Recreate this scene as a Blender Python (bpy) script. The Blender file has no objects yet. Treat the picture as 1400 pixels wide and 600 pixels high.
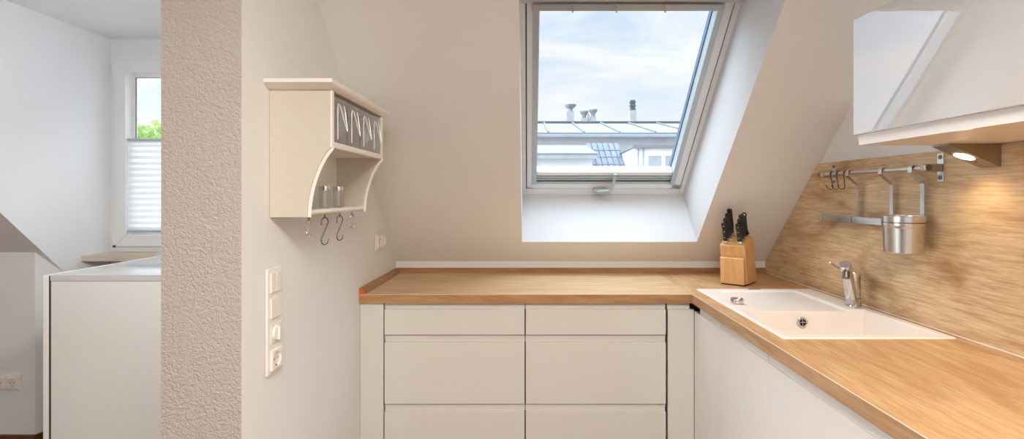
import bpy, bmesh, math, random
from mathutils import Vector, Matrix

random.seed(7)
SC = bpy.context.scene
COL = SC.collection
Z0 = 1.335                      # eye height; everything below is measured from the eye, then lifted by Z0
R = math.radians
FLOOR = -Z0
CEIL = 0.951
SL = 2.381                      # inside face of the roof slope: y + z = SL
XL, XR = -0.714, 1.29           # kitchen side walls
WT = -0.4244                    # worktop surface

# ------------------------------------------------------------------ mesh helpers
class MB:
    def __init__(self):
        self.bm = bmesh.new()
    def _merge(self, b, mat=0):
        me = bpy.data.meshes.new('tmp')
        for f in b.faces: f.material_index = mat
        b.to_mesh(me); b.free()
        self.bm.from_mesh(me)
        bpy.data.meshes.remove(me)
        return self
    def box(self, x0, x1, y0, y1, z0, z1, bev=0.0, seg=2, mat=0, rot=None):
        b = bmesh.new()
        bmesh.ops.create_cube(b, size=1)
        for v in b.verts:
            v.co = Vector(((x0+x1)/2 + v.co.x*(x1-x0), (y0+y1)/2 + v.co.y*(y1-y0), (z0+z1)/2 + v.co.z*(z1-z0)))
        if bev > 0:
            bmesh.ops.bevel(b, geom=list(b.edges), offset=bev, segments=seg, profile=0.5, affect='EDGES', clamp_overlap=True)
        if rot is not None:
            for v in b.verts: v.co = rot @ v.co
        return self._merge(b, mat)
    def hexa(self, pts, bev=0.0, mat=0):
        """8 points: bottom loop of four, top loop of four"""
        b = bmesh.new()
        v = [b.verts.new(p) for p in pts]
        for q in ((3,2,1,0),(4,5,6,7),(0,1,5,4),(1,2,6,5),(2,3,7,6),(3,0,4,7)):
            b.faces.new([v[i] for i in q])
        bmesh.ops.recalc_face_normals(b, faces=b.faces)
        if bev > 0:
            bmesh.ops.bevel(b, geom=list(b.edges), offset=bev, segments=2, profile=0.5, affect='EDGES', clamp_overlap=True)
        return self._merge(b, mat)
    def prism(self, prof, a, b_, fn, bev=0.0, mat=0):
        """2-D outline extruded from a to b_; fn(u, v, t) gives the 3-D point"""
        b = bmesh.new()
        A = [b.verts.new(fn(u, v, a)) for u, v in prof]
        B = [b.verts.new(fn(u, v, b_)) for u, v in prof]
        n = len(prof)
        b.faces.new(A); b.faces.new(B[::-1])
        for i in range(n):
            j = (i+1) % n
            b.faces.new((A[j], A[i], B[i], B[j]))
        bmesh.ops.recalc_face_normals(b, faces=b.faces)
        if bev > 0:
            bmesh.ops.bevel(b, geom=list(b.edges), offset=bev, segments=2, profile=0.5, affect='EDGES', clamp_overlap=True)
        return self._merge(b, mat)
    def cyl(self, p0, p1, r0, r1=None, seg=24, bev=0.0, mat=0, sx=1.0):
        r1 = r0 if r1 is None else r1
        p0, p1 = Vector(p0), Vector(p1)
        d = p1 - p0
        b = bmesh.new()
        bmesh.ops.create_cone(b, cap_ends=True, segments=seg, radius1=r0, radius2=r1, depth=d.length)
        if bev > 0:
            ed = [e for e in b.edges if any(len(f.verts) > 4 for f in e.link_faces)]
            bmesh.ops.bevel(b, geom=ed, offset=bev, segments=2, profile=0.5, affect='EDGES')
        q = d.to_track_quat('Z', 'Y').to_matrix()
        for v in b.verts:
            v.co.x *= sx
            v.co = q @ v.co + (p0+p1)/2
        return self._merge(b, mat)
    def tube(self, pts, r, seg=10, mat=0, cap=True, ry=None):
        pts = [Vector(p) for p in pts]
        ry = r if ry is None else ry
        b = bmesh.new(); rings = []
        t0 = (pts[1]-pts[0]).normalized()
        up = Vector((0,0,1)) if abs(t0.z) < 0.9 else Vector((0,1,0))
        n = (up - t0*up.dot(t0)).normalized()
        for i, p in enumerate(pts):
            a = pts[max(i-1, 0)]; c = pts[min(i+1, len(pts)-1)]
            t = (c-a).normalized()
            n = (n - t*n.dot(t)).normalized()
            bi = t.cross(n)
            rings.append([b.verts.new(p + n*(math.cos(2*math.pi*k/seg)*r) + bi*(math.sin(2*math.pi*k/seg)*ry)) for k in range(seg)])
        for i in range(len(rings)-1):
            for k in range(seg):
                l = (k+1) % seg
                b.faces.new((rings[i][k], rings[i][l], rings[i+1][l], rings[i+1][k]))
        if cap:
            b.faces.new(rings[0][::-1]); b.faces.new(rings[-1])
        bmesh.ops.recalc_face_normals(b, faces=b.faces)
        return self._merge(b, mat)
    def lathe(self, prof, c, seg=32, mat=0, axis=None):
        """profile of (radius, height) turned round a vertical (or given) axis at c"""
        b = bmesh.new(); rings = []
        q = Matrix.Identity(3) if axis is None else Vector(axis).to_track_quat('Z', 'Y').to_matrix()
        c = Vector(c)
        for r, h in prof:
            if r < 1e-6:
                rings.append([b.verts.new(c + q @ Vector((0,0,h)))])
            else:
                rings.append([b.verts.new(c + q @ Vector((r*math.cos(2*math.pi*k/seg), r*math.sin(2*math.pi*k/seg), h))) for k in range(seg)])
        for A, B in zip(rings, rings[1:]):
            for k in range(seg):
                l = (k+1) % seg
                if len(A) == 1 and len(B) == 1: continue
                if len(A) == 1: b.faces.new((A[0], B[k], B[l]))
                elif len(B) == 1: b.faces.new((A[k], A[l], B[0]))
                else: b.faces.new((A[k], A[l], B[l], B[k]))
        bmesh.ops.recalc_face_normals(b, faces=b.faces)
        return self._merge(b, mat)
    def face(self, pts, mat=0):
        f = self.bm.faces.new([self.bm.verts.new(p) for p in pts])
        f.material_index = mat
        return self

def obj(name, mb, mats, parent=None, smooth=40, origin=None, label=None):
    bm = mb.bm
    xs = [v.co.x for v in bm.verts]; ys = [v.co.y for v in bm.verts]; zs = [v.co.z for v in bm.verts]
    o_ = Vector(((min(xs)+max(xs))/2, (min(ys)+max(ys))/2, min(zs))) if origin is None else Vector(origin)
    for v in bm.verts: v.co -= o_
    me = bpy.data.meshes.new(name)
    bm.to_mesh(me); bm.free()
    for m in (mats if isinstance(mats, (list, tuple)) else [mats]): me.materials.append(m)
    if smooth:
        for p in me.polygons: p.use_smooth = True
        me.set_sharp_from_angle(angle=R(smooth))
    o = bpy.data.objects.new(name, me); COL.objects.link(o)
    if smooth:
        wn = o.modifiers.new('weighted', 'WEIGHTED_NORMAL'); wn.keep_sharp = True; wn.weight = 100
    w = o_ + Vector((0,0,Z0))
    if parent is None:
        o.location = w
    else:
        o.parent = parent
        base = Vector((0,0,0)); p = parent
        while p is not None:
            base += p.location; p = p.parent
        o.location = w - base
    if label: o['label'] = label
    return o

def tag(o, label, cat, group=None):
    o['label'] = label; o['category'] = cat
    if group: o['group'] = group
    return o
def thing(name, label, cat, loc, group=None):
    o = bpy.data.objects.new(name, None); COL.objects.link(o)
    o.empty_display_size = 0.05
    o.location = Vector(loc) + Vector((0,0,Z0))
    return tag(o, label, cat, group)
def struct(o):
    o['kind'] = 'structure'; return o
def structE(name, loc):
    o = bpy.data.objects.new(name, None); COL.objects.link(o)
    o.location = Vector(loc) + Vector((0,0,Z0)); o['kind'] = 'structure'; return o
def dup(root, delta, label=None, keep=None):
    """copy of a thing with copies of its parts and sub-parts"""
    def rec(o, par):
        c = o.copy(); COL.objects.link(c)
        if par is not None: c.parent = par
        for ch in list(o.children): rec(ch, c)
        return c
    r = rec(root, None)
    r.location = root.location + Vector(delta)
    if label: r['label'] = label
    return r

# ------------------------------------------------------------------ materials
def newmat(name):
    m = bpy.data.materials.new(name); m.use_nodes = True
    nt = m.node_tree
    b = nt.nodes['Principled BSDF']
    return m, nt, b
def lin(r, g, b):
    f = lambda c: (c/255/12.92) if c/255 <= 0.04045 else ((c/255+0.055)/1.055)**2.4
    return (f(r), f(g), f(b), 1)
def N(nt, t, **k):
    n = nt.nodes.new(t)
    for a, v in k.items(): setattr(n, a, v)
    return n
def texco(nt, scale=(1,1,1), out='Object'):
    t = N(nt, 'ShaderNodeTexCoord'); m = N(nt, 'ShaderNodeMapping')
    m.inputs['Scale'].default_value = scale
    nt.links.new(t.outputs[out], m.inputs['Vector'])
    return m.outputs['Vector']
def noise(nt, vec, scale, detail=4, rough=0.5, dist=0.0):
    n = N(nt, 'ShaderNodeTexNoise')
    n.inputs['Scale'].default_value = scale; n.inputs['Detail'].default_value = detail
    n.inputs['Roughness'].default_value = rough; n.inputs['Distortion'].default_value = dist
    nt.links.new(vec, n.inputs['Vector'])
    return n.outputs['Fac']
def ramp(nt, fac, stops):
    r = N(nt, 'ShaderNodeValToRGB')
    e = r.color_ramp.elements
    while len(e) < len(stops): e.new(0.5)
    for i, (p, c) in enumerate(stops):
        e[i].position = p; e[i].color = c
    nt.links.new(fac, r.inputs['Fac'])
    return r.outputs['Color']
def mixc(nt, fac, a, b, mode='MIX'):
    m = N(nt, 'ShaderNodeMix', data_type='RGBA', blend_type=mode)
    for s, v in ((m.inputs['Factor'], fac), (m.inputs['A'], a), (m.inputs['B'], b)):
        if hasattr(v, 'links') or isinstance(v, bpy.types.NodeSocket): nt.links.new(v, s)
        else: s.default_value = v
    return m.outputs['Result']
def bump(nt, b, h, strength, dist=0.01):
    n = N(nt, 'ShaderNodeBump')
    n.inputs['Strength'].default_value = strength; n.inputs['Distance'].default_value = dist
    nt.links.new(h, n.inputs['Height']); nt.links.new(n.outputs['Normal'], b.inputs['Normal'])

def plain(name, col, rough=0.5, metal=0.0, spec=0.5, ior=1.5, coat=0.0, nscale=40, namp=0.03):
    m, nt, b = newmat(name)
    f = noise(nt, texco(nt), nscale, 3)
    dk = tuple(c*(1-namp) for c in col[:3]) + (1,); lt = tuple(min(1, c*(1+namp)) for c in col[:3]) + (1,)
    nt.links.new(ramp(nt, f, [(0.3, dk), (0.7, lt)]), b.inputs['Base Color'])
    b.inputs['Roughness'].default_value = rough; b.inputs['Metallic'].default_value = metal
    b.inputs['Specular IOR Level'].default_value = spec; b.inputs['IOR'].default_value = ior
    b.inputs['Coat Weight'].default_value = coat; b.inputs['Coat Roughness'].default_value = 0.02
    return m
def paint(name, col, sc=260, st=0.12, dist=0.002, rough=0.85, big=0.0):
    m, nt, b = newmat(name)
    v = texco(nt)
    f = noise(nt, v, 3, 3)
    dk = tuple(c*0.985 for c in col[:3]) + (1,)
    nt.links.new(ramp(nt, f, [(0.35, dk), (0.65, col)]), b.inputs['Base Color'])
    h = noise(nt, v, sc, 3, 0.6)
    bump(nt, b, h, st, dist)
    b.inputs['Roughness'].default_value = rough; b.inputs['Specular IOR Level'].default_value = 0.25
    return m
def plaster(name, col):
    m, nt, b = newmat(name)
    v = texco(nt)
    h = noise(nt, v, 115, 3, 0.55, 0.6)
    h2 = noise(nt, v, 210, 2, 0.5)
    a = N(nt, 'ShaderNodeMath', operation='MULTIPLY_ADD'); a.inputs[1].default_value = 0.35
    nt.links.new(h2, a.inputs[0]); nt.links.new(h, a.inputs[2])
    r = ramp(nt, a.outputs[0], [(0.42, (0,0,0,1)), (0.78, (1,1,1,1))])
    bump(nt, b, r, 0.6, 0.006)
    b.inputs['Base Color'].default_value = col
    b.inputs['Roughness'].default_value = 0.9; b.inputs['Specular IOR Level'].default_value = 0.2
    return m
def wood(name, axis, base, light, dark, fib=1.0, rough=0.42, patch=0.6, knots=True, spec=0.35, cross=None, lines=0.5):
    m, nt, b = newmat(name)
    s1 = [6.5, 6.5, 6.5]; s1[axis] = 1.1
    s2 = [170, 170, 170]; s2[axis] = 9.0
    s3 = [4.2, 4.2, 4.2]; s3[axis] = 1.5
    s4 = [46, 46, 46]; s4[axis] = 4.0
    fl = noise(nt, texco(nt, s1), 1.6, 7, 0.62, 1.8)      # flowing figure
    fi = noise(nt, texco(nt, s2), 1.0, 4, 0.6)            # fibres
    pa = noise(nt, texco(nt, s3), 1.5, 5, 0.62, 1.2)      # brown patches
    st = noise(nt, texco(nt, s4), 1.0, 5, 0.65, 0.8)      # streaks
    mid = tuple(.55*a_ + .45*b_ for a_, b_ in zip(base, dark))
    c = ramp(nt, fl, [(0.30, mid), (0.46, base), (0.70, light)])
    d2 = tuple(x*0.74 for x in dark[:3]) + (1,)
    pf = ramp(nt, pa, [(0.50, (0,0,0,1)), (0.72, (patch,)*3 + (1,))])
    c = mixc(nt, pf, c, dark)
    sf = ramp(nt, st, [(0.54, (0,0,0,1)), (0.78, (0.32*fib,)*3 + (1,))])
    c = mixc(nt, sf, c, dark)
    ff = ramp(nt, fi, [(0.36, (0.34*fib,)*3 + (1,)), (0.56, (0,0,0,1))])
    c = mixc(nt, ff, c, d2)
    if cross:
        s5 = [1, 1, 1]; s5[axis] = .22
        wv = N(nt, 'ShaderNodeTexWave', wave_type='BANDS', bands_direction=cross, wave_profile='SIN')
        wv.inputs['Scale'].default_value = 14; wv.inputs['Distortion'].default_value = 14.0; wv.inputs['Detail'].default_value = 4
        wv.inputs['Detail Scale'].default_value = .9; wv.inputs['Detail Roughness'].default_value = .6
        nt.links.new(texco(nt, s5), wv.inputs['Vector'])
        lf = ramp(nt, wv.outputs['Fac'], [(0.0, (lines,)*3 + (1,)), (0.30, (0,0,0,1))])
        c = mixc(nt, lf, c, dark)
    if knots:
        sk = [3.1, 3.1, 3.1]; sk[axis] = 1.5
        vo = N(nt, 'ShaderNodeTexVoronoi'); vo.inputs['Scale'].default_value = 1.55
        nt.links.new(texco(nt, sk), vo.inputs['Vector'])
        kf = ramp(nt, vo.outputs['Distance'], [(0.025, (0.75,)*3 + (1,)), (0.10, (0,0,0,1))])
        c = mixc(nt, kf, c, d2)
    nt.links.new(c, b.inputs['Base Color'])
    bump(nt, b, fi, 0.08, 0.002)
    b.inputs['Roughness'].default_value = rough; b.inputs['Specular IOR Level'].default_value = spec
    return m
def brushed(name, col, rough=0.28, axis=2):
    m, nt, b = newmat(name)
    s = [300, 300, 300]; s[axis] = 6
    f = noise(nt, texco(nt, s), 1.0, 2)
    nt.links.new(ramp(nt, f, [(0.3, tuple(c*0.85 for c in col[:3]) + (1,)), (0.7, col)]), b.inputs['Base Color'])
    b.inputs['Metallic'].default_value = 1; b.inputs['Roughness'].default_value = rough
    return m
def thin_glass(name, tint=(0.96,0.98,0.98,1), gain=1.0, rough=0.0):
    m, nt, b = newmat(name)
    nt.nodes.remove(b)
    t = N(nt, 'ShaderNodeBsdfTransparent'); t.inputs['Color'].default_value = tint
    g = N(nt, 'ShaderNodeBsdfGlossy'); g.inputs['Roughness'].default_value = rough
    fr = N(nt, 'ShaderNodeFresnel'); ge = N(nt, 'ShaderNodeNewGeometry')
    io = N(nt, 'ShaderNodeMath', operation='MULTIPLY_ADD'); io.inputs[1].default_value = 1/1.5-1.5; io.inputs[2].default_value = 1.5
    nt.links.new(ge.outputs['Backfacing'], io.inputs[0]); nt.links.new(io.outputs[0], fr.inputs['IOR'])
    mu = N(nt, 'ShaderNodeMath', operation='MULTIPLY'); mu.inputs[1].default_value = gain
    mx = N(nt, 'ShaderNodeMixShader')
    nt.links.new(fr.outputs[0], mu.inputs[0]); nt.links.new(mu.outputs[0], mx.inputs[0])
    nt.links.new(t.outputs[0], mx.inputs[1]); nt.links.new(g.outputs[0], mx.inputs[2])
    nt.links.new(mx.outputs[0], nt.nodes['Material Output'].inputs['Surface'])
    return m
def emit(name, col, strength):
    m, nt, b = newmat(name)
    b.inputs['Base Color'].default_value = col
    b.inputs['Emission Color'].default_value = col; b.inputs['Emission Strength'].default_value = strength
    return m
def cloth(name, col, trans=0.5):
    m, nt, b = newmat(name)
    nt.nodes.remove(b)
    d = N(nt, 'ShaderNodeBsdfDiffuse'); d.inputs['Color'].default_value = col
    t = N(nt, 'ShaderNodeBsdfTranslucent'); t.inputs['Color'].default_value = col
    mx = N(nt, 'ShaderNodeMixShader'); mx.inputs[0].default_value = trans
    nt.links.new(d.outputs[0], mx.inputs[1]); nt.links.new(t.outputs[0], mx.inputs[2])
    nt.links.new(mx.outputs[0], nt.nodes['Material Output'].inputs['Surface'])
    return m

M = {}
M['paint'] = paint('wall_paint', (0.765, 0.768, 0.752, 1))
M['paint_cool'] = paint('dormer_paint', (0.79, 0.80, 0.805, 1))
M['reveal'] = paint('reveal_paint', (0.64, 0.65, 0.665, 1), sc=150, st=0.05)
M['plaster'] = plaster('rough_plaster', (0.46, 0.42, 0.375, 1))
OB, OL, OD = lin(205,174,134), lin(219,193,156), lin(172,130,86)
TB, TL, TD = lin(197,157,112), lin(212,180,137), lin(160,112,68)
M['oak_x'] = wood('oak_laminate_across', 0, OB, OL, OD, patch=0.4, cross='Y', lines=.12)
M['oak_y'] = wood('oak_laminate_along', 1, TB, TL, TD, patch=0.55, cross='X', lines=.14)
M['oak_edge_x_shaded'] = wood('oak_edge_across_shaded', 0, lin(178,134,92), lin(196,156,114), lin(142,98,62), patch=0.4, knots=False)  # same edging as the sink run, shade put into the darker tint
M['oak_edge_y_lit'] = wood('oak_edge_along_lit', 1, lin(190,153,113), lin(206,173,134), lin(152,110,74), patch=0.4, knots=False)  # paler copy, with the side light put into its colour
M['oak_splash'] = wood('oak_splashback', 1, lin(214,186,146), lin(226,202,166), lin(158,112,70), patch=0.8, cross='Z', lines=.17)
M['upstand'] = wood('oak_strip', 0, lin(162,118,80), lin(178,136,96), lin(130,90,58), knots=False)
M['upstand_y'] = wood('oak_strip_y', 1, lin(162,118,80), lin(178,136,96), lin(130,90,58), knots=False)
M['raw_core'] = plain('orange_strip_end', lin(205,100,40), 0.7)
M['block'] = wood('beech_block', 2, lin(214,166,112), lin(226,182,130), lin(194,142,90), fib=0.4, patch=0.15, knots=False, rough=0.45)
M['gloss'] = plain('white_gloss_front_shaded', (0.69, 0.68, 0.635, 1), 0.06, spec=0.5, ior=1.65, namp=0.006)  # camera-facing fronts: their shade put into a darker, beiger colour
M['gloss_lit'] = plain('white_gloss_front_lit', (0.87, 0.87, 0.86, 1), 0.10, spec=0.5, ior=1.6, namp=0.006)  # same fronts turned to the left: side light put into a paler colour
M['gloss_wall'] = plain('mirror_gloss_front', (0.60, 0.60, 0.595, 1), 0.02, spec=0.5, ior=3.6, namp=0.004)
M['carcass'] = plain('carcass_white', (0.72, 0.69, 0.65, 1), 0.45, namp=0.01)
M['dark'] = plain('gap_shade_dark', (0.05, 0.045, 0.04, 1), 0.8)
M['plinth'] = plain('plinth', (0.35, 0.33, 0.31, 1), 0.5)
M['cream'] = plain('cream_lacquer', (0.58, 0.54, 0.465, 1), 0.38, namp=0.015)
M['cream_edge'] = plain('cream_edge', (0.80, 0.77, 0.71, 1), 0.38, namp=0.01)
M['sink'] = plain('white_composite', (0.84, 0.77, 0.71, 1), 0.34, nscale=500, namp=0.02)
M['chrome'] = plain('chrome', (0.72, 0.71, 0.70, 1), 0.09, 1.0, namp=0.01)
M['steel'] = brushed('brushed_steel', (0.70, 0.685, 0.66, 1), 0.24, 2)
M['steel_y'] = brushed('brushed_steel_bar', (0.72, 0.71, 0.69, 1), 0.24, 1)
M['steel_dark'] = plain('dark_steel', (0.22, 0.20, 0.18, 1), 0.35, 1.0)
M['brown_steel'] = brushed('lamp_steel', (0.50, 0.42, 0.33, 1), 0.34, 1)  # on the lamp housing the brown tint paints in the oak's reflection
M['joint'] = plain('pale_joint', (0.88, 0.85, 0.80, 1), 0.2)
M['black'] = plain('black_handle', (0.012, 0.012, 0.013, 1), 0.35)
M['blackwire'] = plain('black_wire', (0.03, 0.028, 0.026, 1), 0.4, 0.6)
M['white_pl'] = plain('white_plastic', (0.80, 0.76, 0.71, 1), 0.3, namp=0.01)
M['white_pl2'] = plain('white_plastic_inner', (0.74, 0.70, 0.65, 1), 0.35, namp=0.01)
M['pvc'] = plain('white_pvc', (0.80, 0.80, 0.79, 1), 0.3, namp=0.01)
M['pvc_sky'] = plain('skylight_pvc', (0.77, 0.80, 0.82, 1), 0.32, namp=0.01)
M['alu'] = plain('grey_aluminium', (0.47, 0.52, 0.54, 1), 0.4, 0.5, namp=0.02)
M['seal'] = plain('black_seal', (0.035, 0.035, 0.04, 1), 0.6)
M['blue_seal'] = plain('blue_grey_spacer', (0.10, 0.16, 0.26, 1), 0.4)
M['pane'] = thin_glass('pane_glass', (0.97, 0.985, 0.99, 1), 0.6)
M['glass'] = thin_glass('clear_glass', (0.992, 0.992, 0.99, 1), 2.4)
M['glass_glint'] = plain('painted_glass_glint', (0.86, 0.87, 0.88, 1), 0.12, spec=0.8)  # opaque white painting the highlights along the clear drawer pulls
M['jar'] = thin_glass('jar_glass', (0.95, 0.955, 0.955, 1), 2.2)
M['blind'] = cloth('blind_fabric', (0.86, 0.86, 0.86, 1), 0.45)
M['marble'] = wood('marble_sill', 0, lin(205,190,172), lin(228,218,205), lin(170,145,118), fib=0.2, patch=0.5, knots=False, rough=0.3)
M['floorwood'] = wood('floor_planks', 1, lin(120,74,46), lin(146,96,62), lin(84,48,28), rough=0.35)
M['base_brown'] = wood('brown_skirting', 0, lin(112,62,36), lin(132,76,46), lin(82,42,24), knots=False)
M['lamp_glow'] = emit('lamp_lens', (1.0, 0.82, 0.58, 1), 14.0)
M['fill_globe_glow'] = emit('fill_globe_glass', (0.94, 0.975, 1.0, 1), 190.0)
M['fill_panel_glow'] = emit('fill_diffuser', (1.0, 0.90, 0.78, 1), 1.0)

# ------------------------------------------------------------------ the shell
YB = 2.745                                   # kitchen back wall
YK = 2.69                                    # knee wall of the other room
XC, XD = -2.567, -1.15                       # dormer cheeks
YW = 3.125                                   # dormer window wall
XFAR, YREAR = -5.0, -3.0

# floor
f = MB(); f.box(XFAR-.2, XR+.2, YREAR-.2, 3.5, FLOOR-.12, FLOOR)
struct(obj('floor', f, M['floorwood'], smooth=0))
# flat ceiling
f = MB(); f.box(XFAR-.2, XR+.2, YREAR-.2, SL-CEIL, CEIL, CEIL+.2)
f.box(XC-.1, XD+.1, SL-CEIL, YW+.2, CEIL, CEIL+.2)
struct(obj('ceiling', f, M['paint_cool'], smooth=0))

# roof slope, a thick slab with the skylight shaft and the dormer cut out
SX0, SX1 = -0.032, 0.873                     # shaft
SB = (2.629, -0.248)                         # lower edge of the shaft on the inside face
WP = 2.87                                    # inside face of the skylight frame: y + z = WP
FB = (2.873, -0.004)                         # bottom of frame
FT = (2.087, 0.782)                          # top of frame
ST = (SL-0.782, 0.782)                       # upper edge of the shaft (level soffit)
def sl(x, y): return (x, y, SL-y)
sb = MB()
y0 = SL-CEIL
for x0, x1, ya, yb in ((XL-.1, SX0, y0, YB), (SX1, XR+.05, y0, YB), (SX0, SX1, y0, ST[0]), (SX0, SX1, SB[0], YB),
                       (XFAR-.1, -2.609, y0, YK+.02), (-2.609, XC, y0, YK), (XD, XL-.1, y0, YB)):
    sb.face([sl(x0, ya), sl(x0, yb), sl(x1, yb), sl(x1, ya)])
sb.face([sl(-2.609, YK), sl(XC, 2.82), sl(XC, YK)])
# outer skin of the roof, 0.36 m out
OUT = SL+0.56
def so(x, y): return (x, y, OUT-y)
for x0, x1, ya, yb in ((XD-.02, SX0, y0, 3.4), (SX1, XR+.3, y0, 3.4), (SX0, SX1, y0, FT[0]+.05), (SX0, SX1, FB[0]+.03, 3.4), (XFAR-.3, XC-.06, y0, 3.4)):
    sb.face([so(x0, ya), so(x1, ya), so(x1, yb), so(x0, yb)])
# shaft lining
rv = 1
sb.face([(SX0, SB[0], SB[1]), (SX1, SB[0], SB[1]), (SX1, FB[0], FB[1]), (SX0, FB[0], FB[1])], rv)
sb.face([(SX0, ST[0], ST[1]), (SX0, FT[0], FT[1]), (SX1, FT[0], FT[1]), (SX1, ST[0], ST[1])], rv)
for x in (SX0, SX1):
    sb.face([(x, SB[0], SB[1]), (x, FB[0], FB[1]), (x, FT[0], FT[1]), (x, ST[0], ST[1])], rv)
struct(obj('ceiling_sloped', sb, [M['paint'], M['reveal']], smooth=0))

def yz_wall(name, prof, x0, x1, mats, capmat=None):
    b = MB(); b.prism(prof, x0, x1, lambda u, v, t: (t, u, v))
    o = obj(name, b, mats, smooth=0)
    if capmat is not None:
        for p in o.data.polygons:
            if p.normal.y < -0.9: p.material_index = capmat
    return struct(o)
# left kitchen wall (a stub 20 cm thick, its end in rough plaster)
yz_wall('wall_left', [(1.266, FLOOR), (2.80, FLOOR), (2.80, SL-2.80+.02), (SL-CEIL-.0, CEIL+.02), (1.266, CEIL+.02)], XL-.2, XL, [M['paint'], M['plaster']], 1)
yz_wall('wall_right', [(YREAR, FLOOR), (2.95, FLOOR), (2.95, -.40), (SL-CEIL+.1, CEIL+.05), (YREAR, CEIL+.05)], XR, XR+.16, M['paint'])
# kitchen knee wall
f = MB(); f.box(XL-.15, XR+.02, YB, YB+.15, FLOOR, SL-YB+.03); f.box(XD, XL-.1, YB, YB+.15, FLOOR, SL-YB+.03)
struct(obj('wall_back', f, M['paint'], smooth=0))
# knee wall of the next room with its splayed return, cheeks and window wall of the dormer
f = MB()
f.prism([(XFAR, YK), (-2.609, YK), (XC, 2.82), (XC-.012, 2.832), (XC-.012, 2.98), (XFAR, 2.98)], FLOOR, SL-2.82, lambda u, v, t: (u, v, t))
f.prism([(XFAR, YK), (-2.609, YK), (-2.609, 2.98), (XFAR, 2.98)], SL-2.82, SL-YK, lambda u, v, t: (u, v, t))
f.face([(-2.609, YK, SL-2.82), (XC, 2.82, SL-2.82), (-2.609, YK, SL-YK)])
struct(obj('wall_knee', f, M['paint'], smooth=0))
f = MB()
f.face([(XC, y0, CEIL), (XC, YW, CEIL), (XC, YW, FLOOR), (XC, 2.82, FLOOR), (XC, 2.82, SL-2.82)])
f.face([(XC, y0, CEIL), (XC-.12, y0, CEIL), (XC-.12, YW+.1, CEIL+.1), (XC, YW+.1, CEIL+.1)])
f.face([(XC-.12, y0, CEIL+.1), (XC-.12, YW+.1, CEIL+.1), (XC-.12, YW+.1, FLOOR), (XC-.12, 2.98, FLOOR), (XC-.12, 2.98, -.6)])
struct(obj('wall_cheek', f, M['paint_cool'], smooth=0))
f = MB(); f.prism([(y0-.1, CEIL), (YW+.1, CEIL), (YW+.1, FLOOR), (2.745, FLOOR), (2.745, -.364)], XD, XD+.12, lambda u, v, t: (t, u, v))
struct(obj('wall_cheek_right', f, M['paint_cool'], smooth=0))
WX0, WX1, WZ0, WZ1 = XC, -1.45, -.355, .852
f = MB()
f.box(XC-.1, XD+.05, YW, YW+.16, FLOOR, WZ0); f.box(XC-.1, XD+.05, YW, YW+.16, WZ1, CEIL+.1)
f.box(WX1, XD+.05, YW, YW+.16, WZ0, WZ1)
struct(obj('wall_window', f, M['paint_cool'], smooth=0))
# rear and far walls (behind the camera), each with a large opening added to let daylight in
f = MB()
RW = (-1.6, .9, -.75, .75)
f.box(XFAR, RW[0], YREAR-.2, YREAR, FLOOR, CEIL); f.box(RW[1], XR, YREAR-.2, YREAR, FLOOR, CEIL)
f.box(RW[0], RW[1], YREAR-.2, YREAR, FLOOR, RW[2]); f.box(RW[0], RW[1], YREAR-.2, YREAR, RW[3], CEIL)
struct(obj('wall_rear', f, M['paint'], smooth=0))
f = MB()
LW = (-2.2, .6, -.55, .75)
f.box(XFAR-.2, XFAR, YREAR, LW[0], FLOOR, CEIL); f.box(XFAR-.2, XFAR, LW[1], 2.98, FLOOR, CEIL)
f.box(XFAR-.2, XFAR, LW[0], LW[1], FLOOR, LW[2]); f.box(XFAR-.2, XFAR, LW[0], LW[1], LW[3], CEIL)
struct(obj('wall_far', f, M['paint_cool'], smooth=0))
# brown skirting on the knee wall
f = MB()
f.prism([(XFAR, YK-.014), (-2.604, YK-.014), (XC+.006, 2.80), (XC+.006, 2.83), (-2.609, YK), (XFAR, YK)], FLOOR, FLOOR+.063, lambda u, v, t: (u, v, t))
struct(obj('baseboard_knee', f, M['base_brown'], smooth=0))

# ------------------------------------------------------------------ skylight (window_1)
w1 = structE('window_1', ((SX0+SX1)/2, FB[0], FB[1]))
q = math.sqrt(.5)
def sk(x, a, n):
    """x across, a up the slope from the frame bottom, n outwards from the frame's inside face"""
    return (x, FB[0] - a*q + n*q, FB[1] + a*q + n*q)
LEN = (FT[1]-FB[1])/q + .06
def skbox(mb, x0, x1, a0, a1, n0, n1, bev=0.003):
    mb.hexa([sk(x0,a0,n0), sk(x1,a0,n0), sk(x1,a0,n1), sk(x0,a0,n1), sk(x0,a1,n0), sk(x1,a1,n0), sk(x1,a1,n1), sk(x0,a1,n1)], bev)
fr = MB()
G0, G1 = -0.006, 0.845                         # sash
A0, A1 = 0.050, LEN-.03
skbox(fr, SX0, G0-.005, 0, LEN, .0, .10); skbox(fr, G1+.005, SX1, 0, LEN, .0, .10)
skbox(fr, G0-.005, G1+.005, 0, A0-.005, .0, .10); skbox(fr, G0-.005, G1+.005, A1+.005, LEN, .0, .10)
obj('frame', fr, M['pvc_sky'], w1)
se = MB()
skbox(se, G0-.005, G0, A0-.005, A1+.005, .006, .09, 0); skbox(se, G1, G1+.005, A0-.005, A1+.005, .006, .09, 0)
skbox(se, G0, G1, A0-.005, A0, .006, .09, 0); skbox(se, G0, G1, A1, A1+.005, .006, .09, 0)
obj('seal', se, M['seal'], w1)
H0, H1 = .046, .783                            # clear opening of the sash
B0, B1 = .165, LEN-.075
sa = MB()
skbox(sa, G0, .033, A0, A1, -.004, .07); skbox(sa, .796, G1, A0, A1, -.004, .07)
skbox(sa, G0, G1, A0, .085, -.004, .07); skbox(sa, G0, G1, LEN-.055, A1, -.004, .07)
obj('sash', sa, M['pvc_sky'], w1)
gr = MB()                                      # grey blind guides either side
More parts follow.
